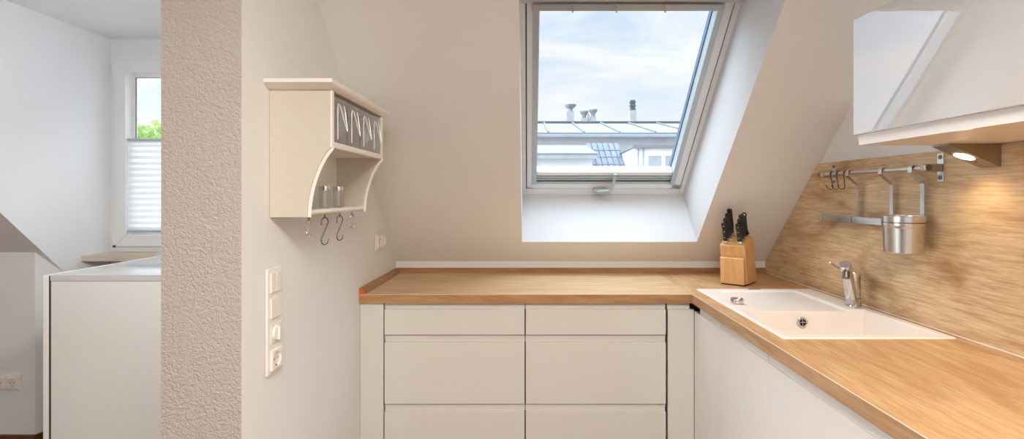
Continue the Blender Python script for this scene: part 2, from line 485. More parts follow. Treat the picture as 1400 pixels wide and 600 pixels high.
skbox(gr, .020, H0, .085, B1+.03, -.010, .05); skbox(gr, H1, .808, .085, B1+.03, -.010, .05)
obj('blind_guide', gr, M['alu'], w1)
be = MB()
skbox(be, H1-.004, H1, .15, B1, .045, .075, 0); skbox(be, H0, H0+.003, .15, B1, .055, .075, 0)
obj('glazing_spacer', be, M['blue_seal'], w1)
tr = MB(); skbox(tr, .018, .800, LEN-.085, LEN-.055, -.022, .05, .006)
for k in (.18, .36, .56): skbox(tr, k, k+.006, LEN-.088, LEN-.052, -.026, .0, .001)
obj('blind_cassette', tr, M['alu'], w1)
br = MB()
skbox(br, H0, H1, .145, .172, .0, .05, .004)
obj('blind_bar', br, M['pvc_sky'], w1)
br = MB()
skbox(br, H0, H1, .083, .098, .0, .05, .003); skbox(br, H0, H1, .106, .118, .006, .05, .003); skbox(br, H0, H1, .126, .140, .0, .05, .003)
obj('bottom_rail', br, M['alu'], w1)
br = MB(); skbox(br, H0, H1, .08, .15, .03, .06, 0); obj('rail_back', br, M['pvc_sky'], w1)
pa = MB(); skbox(pa, H0-.004, H1+.004, .10, LEN-.06, .062, .066, 0)
obj('pane', pa, M['pane'], w1, smooth=0)
hd = MB()
hx = .395
hd.tube([sk(hx+.075,.17,-.012), sk(hx+.072,.13,-.03), sk(hx+.066,.09,-.035), sk(hx+.05,.062,-.035), sk(hx+.02,.052,-.03)], .0085, 10)
hd.tube([sk(hx+.05,.062,-.03), sk(hx-.012,.05,-.028)], .013, 10)
skbox(hd, hx-.035, hx+.04, .035, .062, -.03, .0, .006)
obj('handle', hd, M['alu'], w1, label='grey swivel handle at the foot of the skylight sash')

# ------------------------------------------------------------------ dormer window (window_2)
w2 = structE('window_2', ((WX0+WX1)/2, YW, WZ0))
f = MB()
fy0, fy1 = YW-.006, YW+.07
f.box(WX0+.001, WX0+.05, fy0, fy1, WZ0, WZ1, .003); f.box(WX1-.05, WX1, fy0, fy1, WZ0, WZ1, .003)
f.box(WX0+.05, WX1-.05, fy0, fy1, WZ0, WZ0+.04, .003); f.box(WX0+.05, WX1-.05, fy0, fy1, WZ1-.04, WZ1, .003)
obj('frame', f, M['pvc'], w2)
sx0, sx1, sz0, sz1 = WX0+.043, WX1-.043, WZ0+.034, WZ1-.042
f = MB(); sy0, sy1 = YW-.026, YW+.05
def ring(mb, x0, x1, z0, z1, w, ya, yb, bev):
    def pr(pts): mb.hexa(pts, bev)
    o = [(x0,z0),(x1,z0),(x1,z1),(x0,z1)]; i = [(x0+w,z0+w),(x1-w,z0+w),(x1-w,z1-w),(x0+w,z1-w)]
    for k in range(4):
        l = (k+1) % 4
        pr([(o[k][0],ya,o[k][1]), (o[l][0],ya,o[l][1]), (o[l][0],yb,o[l][1]), (o[k][0],yb,o[k][1]),
            (i[k][0],ya,i[k][1]), (i[l][0],ya,i[l][1]), (i[l][0],yb,i[l][1]), (i[k][0],yb,i[k][1])])
ring(f, sx0, sx1, sz0, sz1, .068, sy0, sy1, .003)
obj('sash', f, M['pvc'], w2)
f = MB(); ring(f, sx0+.068, sx1-.068, sz0+.068, sz1-.068, .020, YW+.030, YW+.045, 0)
obj('glazing_bead', f, M['pvc'], w2)
f = MB(); ring(f, sx0+.087, sx1-.087, sz0+.087, sz1-.087, .004, YW+.0305, YW+.0345, 0)
obj('seal', f, M['seal'], w2)
f = MB(); f.box(sx0+.068, sx1-.068, YW+.034, YW+.038, sz0+.068, sz1-.068)
obj('pane', f, M['pane'], w2, smooth=0)
# pleated blind, drawn half way
bz0, bz1 = -.222, .325
f = MB()
nn = 30; dz = (bz1-bz0)/nn
pts = [(YW-.006 + (.008 if k % 2 else -.004), bz0+k*dz) for k in range(nn+1)]
for (ya, za), (yb, zb) in zip(pts, pts[1:]):
    f.face([(sx0+.07, ya, za), (sx1-.07, ya, za), (sx1-.07, yb, zb), (sx0+.07, yb, zb)])
bl = obj('pleated_blind', f, M['blind'], w2, smooth=0)
f = MB(); f.box(sx0+.069, sx1-.069, YW-.016, YW+.008, bz1, bz1+.014, .003)
f.box(sx0+.069, sx1-.069, YW-.016, YW+.008, bz0-.014, bz0, .003)
obj('blind_rail', f, M['alu'], bl)
f = MB()
f.box(sx0-.008, sx0+.004, YW-.034, YW-.01, sz1-.09, sz1-.02, .003); f.box(sx0-.008, sx0+.004, YW-.034, YW-.01, sz0+.02, sz0+.07, .003)
obj('hinge', f, M['pvc'], w2)
f = MB(); f.box(sx0-.002, sx0+.012, YW-.036, YW-.026, sz0-.004, sz0+.008, .002)
obj('hinge_pin', f, M['seal'], w2)
# marble sill
f = MB(); f.box(XC-.012, -1.40, 2.92, YW+.01, -.388, -.355, .003)
struct(obj('trim_1', f, M['marble']))

# unseen windows added behind the camera for extra daylight
def simple_window(name, x0, x1, y0_, y1_, z0, z1, along):
    w = structE(name, ((x0+x1)/2, (y0_+y1_)/2, z0))
    f = MB(); t = .07
    if along == 'x':
        f.box(x0, x0+t, y0_, y1_, z0, z1); f.box(x1-t, x1, y0_, y1_, z0, z1); f.box((x0+x1)/2-.05, (x0+x1)/2+.05, y0_, y1_, z0, z1)
        f.box(x0, x1, y0_, y1_, z0, z0+t); f.box(x0, x1, y0_, y1_, z1-t, z1)
        g = MB(); ym = (y0_+y1_)/2; g.box(x0, x1, ym-.002, ym+.002, z0, z1)
    else:
        f.box(x0, x1, y0_, y0_+t, z0, z1); f.box(x0, x1, y1_-t, y1_, z0, z1); f.box(x0, x1, (y0_+y1_)/2-.05, (y0_+y1_)/2+.05, z0, z1)
        f.box(x0, x1, y0_, y1_, z0, z0+t); f.box(x0, x1, y0_, y1_, z1-t, z1)
        g = MB(); xm = (x0+x1)/2; g.box(xm-.002, xm+.002, y0_, y1_, z0, z1)
    obj('frame', f, M['pvc'], w, smooth=0); obj('pane', g, M['pane'], w, smooth=0)
simple_window('added_window_3', RW[0], RW[1], YREAR-.13, YREAR-.05, RW[2], RW[3], 'x')
simple_window('added_window_4', XFAR-.13, XFAR-.05, LW[0], LW[1], LW[2], LW[3], 'y')

# ------------------------------------------------------------------ worktop
WB = WT-.038
WYF = 2.145                                    # front edge of the back run
WXF = .6907                                    # front edge of the right run
WYN = .32                                      # near end of the right run
sinkx0, sinkx1, sinky0, sinky1 = .746, 1.253, 1.486, 2.25
wt = thing('worktop', 'oak-look L-shaped kitchen worktop running under the skylight and along the wooden splashback', 'worktop', (.3, 2.4, WB))
f = MB(); f.box(XL+.001, WXF+.0045, WYF+.0045, YB-.001, WB, WT, .0015)
obj('slab', f, M['oak_x'], wt, origin=(0, 2.4, WT))
hx0, hx1, hy0, hy1 = sinkx0+.012, sinkx1-.012, sinky0+.012, sinky1-.012
f = MB()
def slab_hole(mb, x0, x1, y0_, y1_, z0, z1, hx0, hx1, hy0, hy1):
    o = [(x0,y0_),(x1,y0_),(x1,y1_),(x0,y1_)]; h = [(hx0,hy0),(hx1,hy0),(hx1,hy1),(hx0,hy1)]
    for k in range(4):
        l = (k+1) % 4
        mb.face([(*o[k],z1), (*o[l],z1), (*h[l],z1), (*h[k],z1)])
        mb.face([(*o[l],z0), (*o[k],z0), (*h[k],z0), (*h[l],z0)])
        mb.face([(*o[k],z0), (*o[l],z0), (*o[l],z1), (*o[k],z1)])
        mb.face([(*h[l],z0), (*h[k],z0), (*h[k],z1), (*h[l],z1)])
slab_hole(f, WXF+.0045, XR-.001, WYN, YB-.001, WB, WT, hx0, hx1, hy0, hy1)
obj('slab', f, M['oak_y'], wt, smooth=0, origin=(1.0, 1.5, WT))
f = MB(); f.box(XL+.001, WXF-.0005, WYF, WYF+.0055, WB, WT, .0022)
obj('edge_band', f, M['oak_edge_x_shaded'], wt, label='oak edge band facing the camera, its shade painted as a darker tint')
f = MB(); f.box(WXF, WXF+.0055, WYN, WYF, WB, WT, .0022)
obj('edge_band', f, M['oak_edge_y_lit'], wt, label='oak edge band along the sink run')
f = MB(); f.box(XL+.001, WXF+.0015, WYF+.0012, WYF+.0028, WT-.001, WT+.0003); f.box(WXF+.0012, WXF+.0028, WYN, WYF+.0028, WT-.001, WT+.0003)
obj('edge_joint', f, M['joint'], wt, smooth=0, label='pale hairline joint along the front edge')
prof = [(0,0), (.026,0), (.024,.006), (.010,.024), (.006,.026), (0,.026)]
f = MB(); f.prism(prof, XL+.004, XR-.014, lambda u, v, t: (t, YB-.001-u, WT+v))
obj('upstand', f, M['upstand'], wt)
f = MB(); f.prism(prof, WYF+.004, YB-.02, lambda u, v, t: (XL+.001+u, t, WT+v))
up = obj('upstand', f, M['upstand_y'], wt)
f = MB(); f.prism(prof, WYF+.001, WYF+.004, lambda u, v, t: (XL+.001+u, t, WT+v))
obj('end_cap', f, M['raw_core'], up, label='orange cut end of the upstand strip')

# splashback
XS = XR-.011
f = MB()
ztop = .134
yy = SL-ztop
f.prism([(.2, WT), (YB-.004, WT), (YB-.004, SL-YB-.002), (yy-.002, ztop), (.2, ztop)], XS, XR-.0005, lambda u, v, t: (t, u, v))
sp = obj('splashback', f, M['oak_splash'], smooth=0, origin=(XS, 1.6, -.1))
tag(sp, 'tall oak-look splashback panel on the right wall behind the sink', 'splashback')
f = MB(); f.box(XS-.0035, XS+.001, 2.242, 2.388, -.372, -.288, .001)
f.box(XS-.0055, XS-.002, 2.262, 2.312, -.368, -.292, .001); f.box(XS-.0055, XS-.002, 2.318, 2.368, -.368, -.292, .001)
obj('socket_cover', f, M['oak_splash'], sp, origin=(XS, 1.6, -.1), label='wood-grained double socket cover low on the panel')
f = MB(); f.box(XS-.004, XS-.0005, .2, YB-.03, WT+.0003, WT+.004, .001)
obj('sealing_strip', f, M['white_pl'], sp)

# ------------------------------------------------------------------ base units
YF = 2.16                                      # front face of the back run
ST_H = .028
def drawer(par, x0, x1, z0, z1, mat):
    f = MB(); f.box(x0+.0008, x1-.0008, YF, YF+.019, z0+.001, z1-ST_H, .0015)
    d = obj('drawer', f, mat, par)
    f = MB(); a_, c_ = YF+.0165, YF+.010
    f.hexa([(x0,a_,z1-ST_H-.002), (x1,a_,z1-ST_H-.002), (x1,YF+.030,z1-ST_H-.002), (x0,YF+.030,z1-ST_H-.002), (x0,c_,z1), (x1,c_,z1), (x1,YF+.030,z1), (x0,YF+.030,z1)], .0008)
    obj('grip_strip', f, mat, d)
    return d
ZD = [(-.6000, -.4634), (-.8935, -.6035), (-1.185, -.8970)]
def drawer_unit(x0, x1, label):
    t = thing('drawer_cabinet', label, 'cabinet', ((x0+x1)/2, YF+.3, FLOOR), 'handleless drawer cabinets under the back worktop')
    f = MB(); f.box(x0+.001, x1-.001, YF+.032, YB-.01, -1.185, WB-.001)
    obj('carcass', f, M['carcass'], t, smooth=0)
    f = MB(); f.box(x0+.0005, x1-.0005, YF+.0305, YF+.0318, -1.185, WB-.002); obj('gap_shade', f, M['dark'], t, smooth=0)  # dark sheet painting the shade between the fronts
    f = MB(); f.box(x0, x1, YF+.06, YF+.076, FLOOR, -1.186)
    obj('plinth', f, M['plinth'], t, smooth=0)
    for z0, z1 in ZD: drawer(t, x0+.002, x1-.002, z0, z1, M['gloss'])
    return t
c1 = drawer_unit(-.6135, -.0120, 'white gloss handleless three-drawer cabinet against the left wall filler, under the worktop')
c2 = dup(c1, (.6005, 0, 0), 'white gloss handleless three-drawer cabinet nearer the sink corner, under the worktop')
f = MB(); f.box(XL+.001, -.6150, YF, YF+.02, FLOOR, WB-.001, .001)
tag(obj('filler_board', f, M['gloss']), 'narrow plain white filler panel between left wall and drawers', 'filler board')
cp = thing('corner_post', 'narrow white upright corner post between the drawers and the sink run', 'corner post', (.645, YF, FLOOR))
f = MB(); f.box(.5940, .7055, YF, YF+.019, FLOOR, WB-.001-ST_H, .0015); obj('panel', f, M['gloss'], cp)
f = MB(); f.box(.5940, .690, YF+.013, YF+.030, WB-.031, WB-.001, .001); obj('grip_strip', f, M['gloss'], cp)
# right run, fronts facing left
XF = .706
SR = .034
def door_unit(name, y0_, y1_, label):
    t = thing(name, label, 'cabinet', (XF+.29, (y0_+y1_)/2, FLOOR), 'base cabinets of the sink run')
    f = MB()
    f.box(XF+.034, XF+.05, y0_+.001, y1_-.001, -1.185, WB-.001); f.box(XR-.03, XR-.014, y0_+.001, y1_-.001, -1.185, WB-.001)
    f.box(XF+.05, XR-.03, y0_+.001, y0_+.017, -1.185, WB-.001); f.box(XF+.05, XR-.03, y1_-.017, y1_-.001, -1.185, WB-.001)
    f.box(XF+.05, XR-.03, y0_+.017, y1_-.017, -1.185, -1.169)
    obj('carcass', f, M['carcass'], t, smooth=0)
    f = MB(); f.box(XF+.06, XF+.076, y0_, y1_, FLOOR, -1.186); obj('plinth', f, M['plinth'], t, smooth=0)
    f = MB(); f.box(XF, XF+.019, y0_+.0012, y1_-.0012, -1.185, WB-.001-SR, .0015); d = obj('door', f, M['gloss_lit'], t)
    f = MB(); f.box(XF+.007, XF+.031, y0_+.0012, y1_-.0012, WB-.003-SR, WB-.001, .001); obj('grip_strip', f, M['gloss_lit'], d)
    return t
u1 = door_unit('base_cabinet', 1.508, 2.108, 'white handleless base cabinet directly under the sink')
u2 = dup(u1, (0, -.601, 0), 'white handleless base cabinet on the right, just nearer the camera than the sink')
u3 = dup(u1, (0, -1.202, 0), 'white handleless base cabinet at the near end of the sink run')
f = MB(); f.box(XF, XF+.019, 2.110, 2.158, FLOOR, WB-.001-SR, .0015)
tag(obj('corner_filler', f, M['gloss_lit']), 'slim white filler strip in the corner beside the sink cabinet door', 'filler panel')

# ------------------------------------------------------------------ sink
sk_ = thing('kitchen_sink', 'white composite inset sink with drainer at the back and bowl in front', 'sink', (1.0, 1.87, WT-.2))
RIM = WT+.005
DB = WT-.004                                   # drainer level
bx0, bx1, by0, by1 = .782, 1.224, 1.524, 1.853
dx0, dx1, dy1 = .828, 1.165, 2.216
BOT = WT-.175
f = MB()
def quad(*p): f.face(p)
X = [sinkx0, bx0, dx0, dx1, bx1, sinkx1]
Y = [sinky0, by0, by1, dy1, sinky1]
def rim(xa, xb, ya, yb): f.face([(xa,ya,RIM),(xb,ya,RIM),(xb,yb,RIM),(xa,yb,RIM)])
b = bmesh.new()
# rim faces share a vertex grid so that the bevel and shading stay clean
grid = {}
def gv(x, y, z):
    k = (round(x,4), round(y,4), round(z,4))
    if k not in grid: grid[k] = b.verts.new((x, y, z))
    return grid[k]
def gq(*pts):
    vs = []
    for p in pts:
        v = gv(*p)
        if v not in vs: vs.append(v)
    return b.faces.new(vs)
for i in range(5):
    for j in range(4):
        xa, xb, ya, yb = X[i], X[i+1], Y[j], Y[j+1]
        inbowl = (j == 1 and 1 <= i <= 3)
        indr = (j == 2 and i == 2)
        if inbowl or indr: continue
        gq((xa,ya,RIM),(xb,ya,RIM),(xb,yb,RIM),(xa,yb,RIM))
# outer skirt
for xa, ya, xb, yb in ((X[0],Y[0],X[5],Y[0]), (X[5],Y[0],X[5],Y[4]), (X[5],Y[4],X[0],Y[4]), (X[0],Y[4],X[0],Y[0])):
    xs = [x for x in X if min(xa,xb) <= x <= max(xa,xb)] if xa != xb else [xa]
    ys = [y for y in Y if min(ya,yb) <= y <= max(ya,yb)] if ya != yb else [ya]
    seq = [(x, ya) for x in xs] if xa != xb else [(xa, y) for y in ys]
    for p, r_ in zip(seq, seq[1:]):
        gq((*p, WT-.002), (*r_, WT-.002), (*r_, RIM), (*p, RIM))
# drainer tray
i1 = .010
gq((dx0,by1,RIM),(dx0,dy1,RIM),(dx0+i1,dy1-i1,DB+.002),(dx0+i1,by1,DB))
gq((dx1,by1,RIM),(dx1,dy1,RIM),(dx1-i1,dy1-i1,DB+.002),(dx1-i1,by1,DB))
gq((dx0,dy1,RIM),(dx1,dy1,RIM),(dx1-i1,dy1-i1,DB+.002),(dx0+i1,dy1-i1,DB+.002))
gq((dx0+i1,by1,DB),(dx1-i1,by1,DB),(dx1-i1,dy1-i1,DB+.002),(dx0+i1,dy1-i1,DB+.002))
# bowl
t1 = .022
def bp(x, y): return (x, y, BOT)
n0 = (bx0+t1, by0+t1); n1 = (bx1-t1, by1-t1)
gq((bx0,by0,RIM),(dx0,by0,RIM),(dx1,by0,RIM),(bx1,by0,RIM), bp(n1[0],n0[1]), bp(n0[0],n0[1]))
gq((bx0,by0,RIM),(bx0,by1,RIM), bp(n0[0],n1[1]), bp(n0[0],n0[1]))
gq((bx1,by0,RIM),(bx1,by1,RIM), bp(n1[0],n1[1]), bp(n1[0],n0[1]))
gq((bx0,by1,RIM),(dx0,by1,RIM),(dx0+i1,by1,DB),(dx1-i1,by1,DB),(dx1,by1,RIM),(bx1,by1,RIM), bp(n1[0],n1[1]), bp(n0[0],n1[1]))
gq(bp(*n0), bp(n1[0],n0[1]), bp(*n1), bp(n0[0],n1[1]))
bmesh.ops.recalc_face_normals(b, faces=b.faces)
ed = [e for e in b.edges if len(e.link_faces) == 2 and e.calc_face_angle(0) > .3]
bmesh.ops.bevel(b, geom=ed, offset=.0045, segments=3, profile=.5, affect='EDGES', clamp_overlap=True)
bmesh.ops.recalc_face_normals(b, faces=b.faces)
f = MB(); f._merge(b)
basin = obj('basin', f, M['sink'], sk_, smooth=50)
# overflow rosette on the far wall of the bowl
f = MB(); oc = Vector((.995, by1-.0085, -.466)); od = Vector((0,-1,.13)).normalized()
f.lathe([(0,.0005),(.012,.0005)], oc, 28, axis=od)
ov = obj('overflow', f, M['black'], sk_)
f = MB()
f.lathe([(.0115,.0),(.0125,.004),(.0165,.005),(.0185,.003),(.019,0)], oc, 28, axis=od)
qd = od.to_track_quat('Z','Y').to_matrix()
for ang in (0, math.pi/2):
    d = qd @ Vector((math.cos(ang), math.sin(ang), 0))
    f.tube([oc+od*.002-d*.012, oc+od*.002+d*.012], .0016, 6)
obj('rosette', f, M['chrome'], ov)
f = MB(); f.lathe([(0,.004),(.030,.004),(.043,.002),(.045,0)], (1.0, 1.69, BOT), 32)
obj('drain', f, M['chrome'], sk_)
f = MB(); f.lathe([(.020,0),(.0235,.003),(.024,.016),(.022,.020),(.015,.0205),(.013,.018),(0,.018)], (.802, 1.952, RIM-.001), 32)
obj('drain_knob', f, M['steel'], sk_, label='round steel pop-up waste knob on the left rim')
f = MB(); f.box(.968, 1.018, 2.226, 2.240, RIM-.001, RIM+.002, .001)
obj('badge', f, M['steel'], sk_, label='small grey metal badge on the back rim')

# ------------------------------------------------------------------ tap
fc = thing('kitchen_tap', 'chrome single-lever tap with slanted pull-out spout on the sink rim', 'tap', (1.213, 1.905, RIM))
bx, by = 1.220, 1.908
f = MB(); f.lathe([(0,0),(.0285,0),(.0285,.006),(.026,.010),(.0255,.030)], (bx, by, RIM), 36)
obj('base', f, M['chrome'], fc)
f = MB(); f.lathe([(.0235,.028),(.0235,.090),(.0225,.091),(.0225,.0935),(.0235,.0945),(.0235,.124),(.022,.127),(0,.1275)], (bx+.004, by+.004, RIM), 36)
obj('body', f, M['chrome'], fc)
p0 = Vector((bx-.014, by-.016, RIM+.020)); p1 = Vector((1.119, 1.793, -.252))
f = MB(); f.cyl(p0, p1, .0195, .0178, 32, .002)
sp_ = obj('spout', f, M['chrome'], fc)
ax = (p1-p0).normalized()
f = MB(); f.lathe([(.0188,-.010),(.0200,-.006),(.0200,.004),(.0175,.0065),(0,.0068)], p1, 32, axis=ax)
obj('spray_cap', f, M['steel'], sp_)
ae = p1 - ax*.020 + Vector((-.006,-.010,-.016))
f = MB(); f.cyl(ae + Vector((.002,.003,.008)), ae + Vector((-.004,-.006,-.014)), .0125, .0115, 24, .001)
obj('aerator', f, M['steel_dark'], sp_)
f = MB(); f.cyl((bx+.004, by+.004, RIM+.110), (1.094, 1.838, -.2515), .0042, .0038, 14, .001)
f.lathe([(0,-.005),(.0046,-.004),(.0046,.003),(0,.004)], (1.094, 1.838, -.2515), 14, axis=(-.119,-.067,.06))
obj('lever', f, M['chrome'], fc)

# ------------------------------------------------------------------ knife block
O = Vector((.904, 2.398, WT))
phi = R(42)
EA = Vector((math.cos(phi), -math.sin(phi), 0)); EB = Vector((math.sin(phi), math.cos(phi), 0)); EH = Vector((0,0,1))
W_ = .116
def kb(a, b_, h): return O + EA*a + EB*b_ + EH*h
kt = thing('knife_block', 'slanted light wooden knife block holding black-handled knives on worktop', 'knife block', O + EA*.058 + EB*.08)
f = MB(); f.prism([(.040,.006), (-.004,.184), (.098,.228), (.168,.006)], 0, W_, lambda u, v, t: kb(t, u, v), .003)
obj('body', f, M['block'], kt)
f = MB(); f.prism([(-.002,.006), (-.008,.124), (-.003,.130), (.006,.130), (.038,.006)], .004, W_-.004, lambda u, v, t: kb(t, u, v), .002)
obj('front_rest', f, M['block'], kt)
f = MB(); f.prism([(.006,0), (.006,.007), (.160,.007), (.160,0)], .005, W_-.005, lambda u, v, t: kb(t, u, v))
obj('base', f, M['black'], kt, label='thin black base')
AX = (EB*(-.22) + EH*.975).normalized()
ND = AX.cross(EA).normalized()
def knife(a, t, L, label, name='kitchen_knife', ring_=False, wid=.0105):
    top = kb(a, -.004 + t*.102, .184 + t*.044)
    g = 'knives standing in the wooden block'
    k = thing(name, label, 'knife' if not ring_ else 'sharpening steel', top, g if not ring_ else None)
    def at(u, w, s): return top + EA*u + ND*w + AX*s
    # blade runs down into the slot
    f = MB(); f.hexa([at(-.008,-.001,-.10), at(.008,-.001,-.10), at(.008,.001,-.10), at(-.008,.001,-.10), at(-.010,-.001,.006), at(.010,-.001,.006), at(.010,.001,.006), at(-.010,.001,.006)])
    obj('blade', f, M['steel'], k, smooth=0)
    f = MB(); f.hexa([at(-.010,-.005,.004), at(.010,-.005,.004), at(.010,.005,.004), at(-.010,.005,.004), at(-wid*.85,-.0065,.018), at(wid*.85,-.0065,.018), at(wid*.85,.0065,.018), at(-wid*.85,.0065,.018)], .0015)
    obj('bolster', f, M['chrome'], k)
    # shaped handle
    b = bmesh.new(); rings = []
    prof = [(0,.86,0), (.12,.92,0), (.35,1.0,.001), (.6,.95,.0), (.8,1.06,-.001), (.93,1.12,-.002), (1.0,.8,-.002)]
    for s, w, off in prof:
        r_ = []
        for i in range(16):
            an = 2*math.pi*i/16
            cx, cy = math.cos(an), math.sin(an)
            cx = math.copysign(abs(cx)**.55, cx); cy = math.copysign(abs(cy)**.55, cy)
            r_.append(b.verts.new(at(off + cx*wid*w, cy*.0078*min(1, w), .016 + s*L)))
        rings.append(r_)
    for A, B in zip(rings, rings[1:]):
        for i in range(16):
            j = (i+1) % 16
            b.faces.new((A[i], A[j], B[j], B[i]))
    b.faces.new(rings[0][::-1]); b.faces.new(rings[-1])
    bmesh.ops.recalc_face_normals(b, faces=b.faces)
    f = MB(); f._merge(b)
    if ring_:
        c = at(0, 0, .016+L+.006)
        f.tube([c + EA*(.0085*math.cos(2*math.pi*i/20)) + AX*(.0085*math.sin(2*math.pi*i/20)) for i in range(21)], .0032, 8)
        f.hexa([at(-.016,-.007,.012), at(.016,-.007,.012), at(.016,.007,.012), at(-.016,.007,.012), at(-.010,-.006,.034), at(.010,-.006,.034), at(.010,.006,.034), at(-.010,.006,.034)], .002)
    h = obj('handle', f, M['black'], k)
    if not ring_:
        for s in (.2, .52, .82):
            f = MB(); f.cyl(at(0, -.0084, .016+s*L), at(0, .0084, .016+s*L), .0024, seg=12)
            obj('rivet', f, M['chrome'], h)
    return k
nm = ['front', 'second', 'third', 'rear']
for i, t in enumerate((.12, .37, .62, .88)):
    knife(.026, t, .088+.010*i, 'black riveted knife, %s in the left-hand row of the wooden block' % ['foremost', 'second from the front', 'third from the front', 'rearmost'][i])
for i, t in enumerate((.14, .38, .60)):
    knife(.090, t, .084+.011*i, 'black riveted knife, %s in the right-hand row of the wooden block' % ['foremost', 'second from the front', 'third from the front'][i])
knife(.092, .86, .086, 'black handle with ring at its top, rearmost on the right of the wooden block', 'sharpening_steel', True, .009)

# ------------------------------------------------------------------ wall cabinet and lamps
CYE = 1.435; CYN = .535
CX = .918; CB = .1365; CT = .4887
wc = thing('wall_cabinet', 'mirror-gloss white handleless wall cabinet above the oak splashback', 'wall cabinet', (1.1, 1.0, CB))
f = MB(); f.box(CX+.020, XR-.0005, CYN, CYE, CB, CT-.002, .001)
obj('carcass', f, M['carcass'], wc)
f = MB(); f.box(CX, CX+.018, CYN, CYE, CB+.0295, CT, .0012)
dr = obj('door', f, M['gloss_wall'], wc)
f = MB(); f.box(CX+.015, CX+.03, CYN, CYE, CB+.0003, CB+.031, .001)
obj('grip_strip', f, M['gloss_lit'], dr)
def wedge_lamp(yc, label):
    t = thing('cabinet_lamp', label, 'lamp', (1.21, yc, .07), 'wedge lamps under the wall cabinet')
    ya, yb = yc-.031, yc+.031
    A = Vector((1.140, 0, CB-.0005)); B = Vector((XS-.0005, 0, .075))
    f = MB(); f.prism([(1.140, CB-.0005), (1.140, CB-.004), (XS-.004, .0735), (XS-.0005, .0735), (XS-.0005, CB-.0005)], ya, yb, lambda u, v, s: (u, s, v), .0006)
    obj('housing', f, M['brown_steel'], t)
    d = (B-A).normalized(); n = Vector((d.z, 0, -d.x)); n = n if n.z < 0 else -n
    c = (A*.52+B*.48) + Vector((0, yc, 0)) + n*.0034
    f = MB(); f.lathe([(.0235,0),(.024,.0015),(.0275,.0022),(.029,.0008),(.0295,0)], c, 36, axis=n)
    for k in (-1, 1): f.cyl(c+d*.036*k, c+d*.036*k+n*.002, .0035, seg=12)
    obj('bezel', f, M['steel'], t)
    f = MB(); f.lathe([(0,.0012),(.0235,.0008),(.0235,0)], c, 36, axis=n)
    obj('lens', f, M['lamp_glow'], t, label='glowing round warm lens')
    L = bpy.data.lights.new('lamp_spot', 'SPOT'); L.energy = LAMP_W; L.spot_size = R(150); L.spot_blend = .9; L.shadow_soft_size = .02
    L.color = (1.0, .74, .45)
    lo = bpy.data.objects.new('lamp_spot', L); COL.objects.link(lo)
    lo.parent = t
    lo.location = c + n*.012 + Vector((0,0,Z0)) - t.location
    lo.rotation_euler = (n + Vector((0,0,-.9))).to_track_quat('-Z','Y').to_euler()
    return t
LAMP_W = 2.3
l1 = wedge_lamp(1.4045, 'wedge-shaped steel lamp with a lit round lens under the wall cabinet end')
l2 = dup(l1, (0, -.60, 0), 'wedge-shaped steel lamp under the near half of the wall cabinet')
for ch in l2.children:
    if ch.type == 'LIGHT': ch.data = ch.data.copy(); ch.data.energy = 0.6

# ------------------------------------------------------------------ hanging rail on the splashback
RX, RZ = 1.233, .081
RY0, RY1 = 1.560, 2.122
rl = thing('hanging_rail', 'round steel rail on two bracket plates across the oak splashback', 'rail', (1.26, 1.84, .04))
f = MB(); f.cyl((RX, RY0+.012, RZ), (RX, RY1+.012, RZ), .0078, seg=24)
obj('bar', f, M['steel_y'], rl)
for yc in (RY0+.014, RY1):
    f = MB(); f.box(XS-.003, XS-.0003, yc-.0125, yc+.0125, RZ-.043, RZ+.045, .001)
    br_ = obj('bracket', f, M['steel'], rl)
    for zz in (RZ-.031, RZ+.033):
        f = MB()
        f.lathe([(0,.004),(.0035,.0038),(.0062,.0015),(.0066,0)], (XS-.003, yc, zz), 16, axis=(-1,0,0))
        f.box(XS-.0075, XS-.0068, yc-.004, yc+.004, zz-.0006, zz+.0006); f.box(XS-.0075, XS-.0068, yc-.0006, yc+.0006, zz-.004, zz+.004)
        obj('screw', f, M['steel_dark'], br_)
    f = MB(); f.cyl((XS-.004, yc, RZ), (RX+.002, yc, RZ), .0088, seg=20); f.box(RX-.0125, XS-.0035, yc-.0105, yc+.0105, RZ-.012, RZ+.012, .005, 3)
    obj('clamp', f, M['brown_steel'], br_)
f = MB(); f.lathe([(0,.012),(.006,.011),(.010,.006),(.0112,0),(.0112,-.020),(.0078,-.021)], (RX, RY1+.020, RZ), 24, axis=(0,1,0))
obj('end_cap', f, M['steel_dark'], rl)
f = MB(); f.lathe([(0,.003),(.0085,.002),(.0095,0),(.0095,-.004)], (RX, RY0+.004, RZ), 24, axis=(0,-1,0)); f.lathe([(0,.0045),(.003,.0042),(.0035,.003)], (RX, RY0+.004, RZ), 12, axis=(0,-1,0))
obj('end_screw', f, M['steel_dark'], rl)

def s_hook_pts(L, r, dirv, c, top_gap=.6):
    """S in the plane of dirv and z; c is the crown point under the upper bow"""
    d = Vector(dirv).normalized(); up = Vector((0,0,1))
    P = []
    for i in range(13):                         # upper bow, open towards -d
        an = R(200 - i*200/12)
        P.append(d*(r*math.cos(an)) + up*(r*math.sin(an) - r))
    lo = -(L - r)
    for i in range(1, 14):                      # lower bow, opens towards +d
        an = R(-i*215/13)
        P.append(d*(-r + r + 0) + d*(r*math.cos(an)-0) + up*(lo + r*math.sin(an) - 0)) if False else None
    c = Vector(c)
    P2 = [p for p in P if p is not None]
    cc = -d*0.0
    for i in range(14):
        an = R(180 + i*190/13)
        P2.append(d*(r*1.0*math.cos(an)) + up*(lo + r*math.sin(an)))
    return [c + p for p in P2]
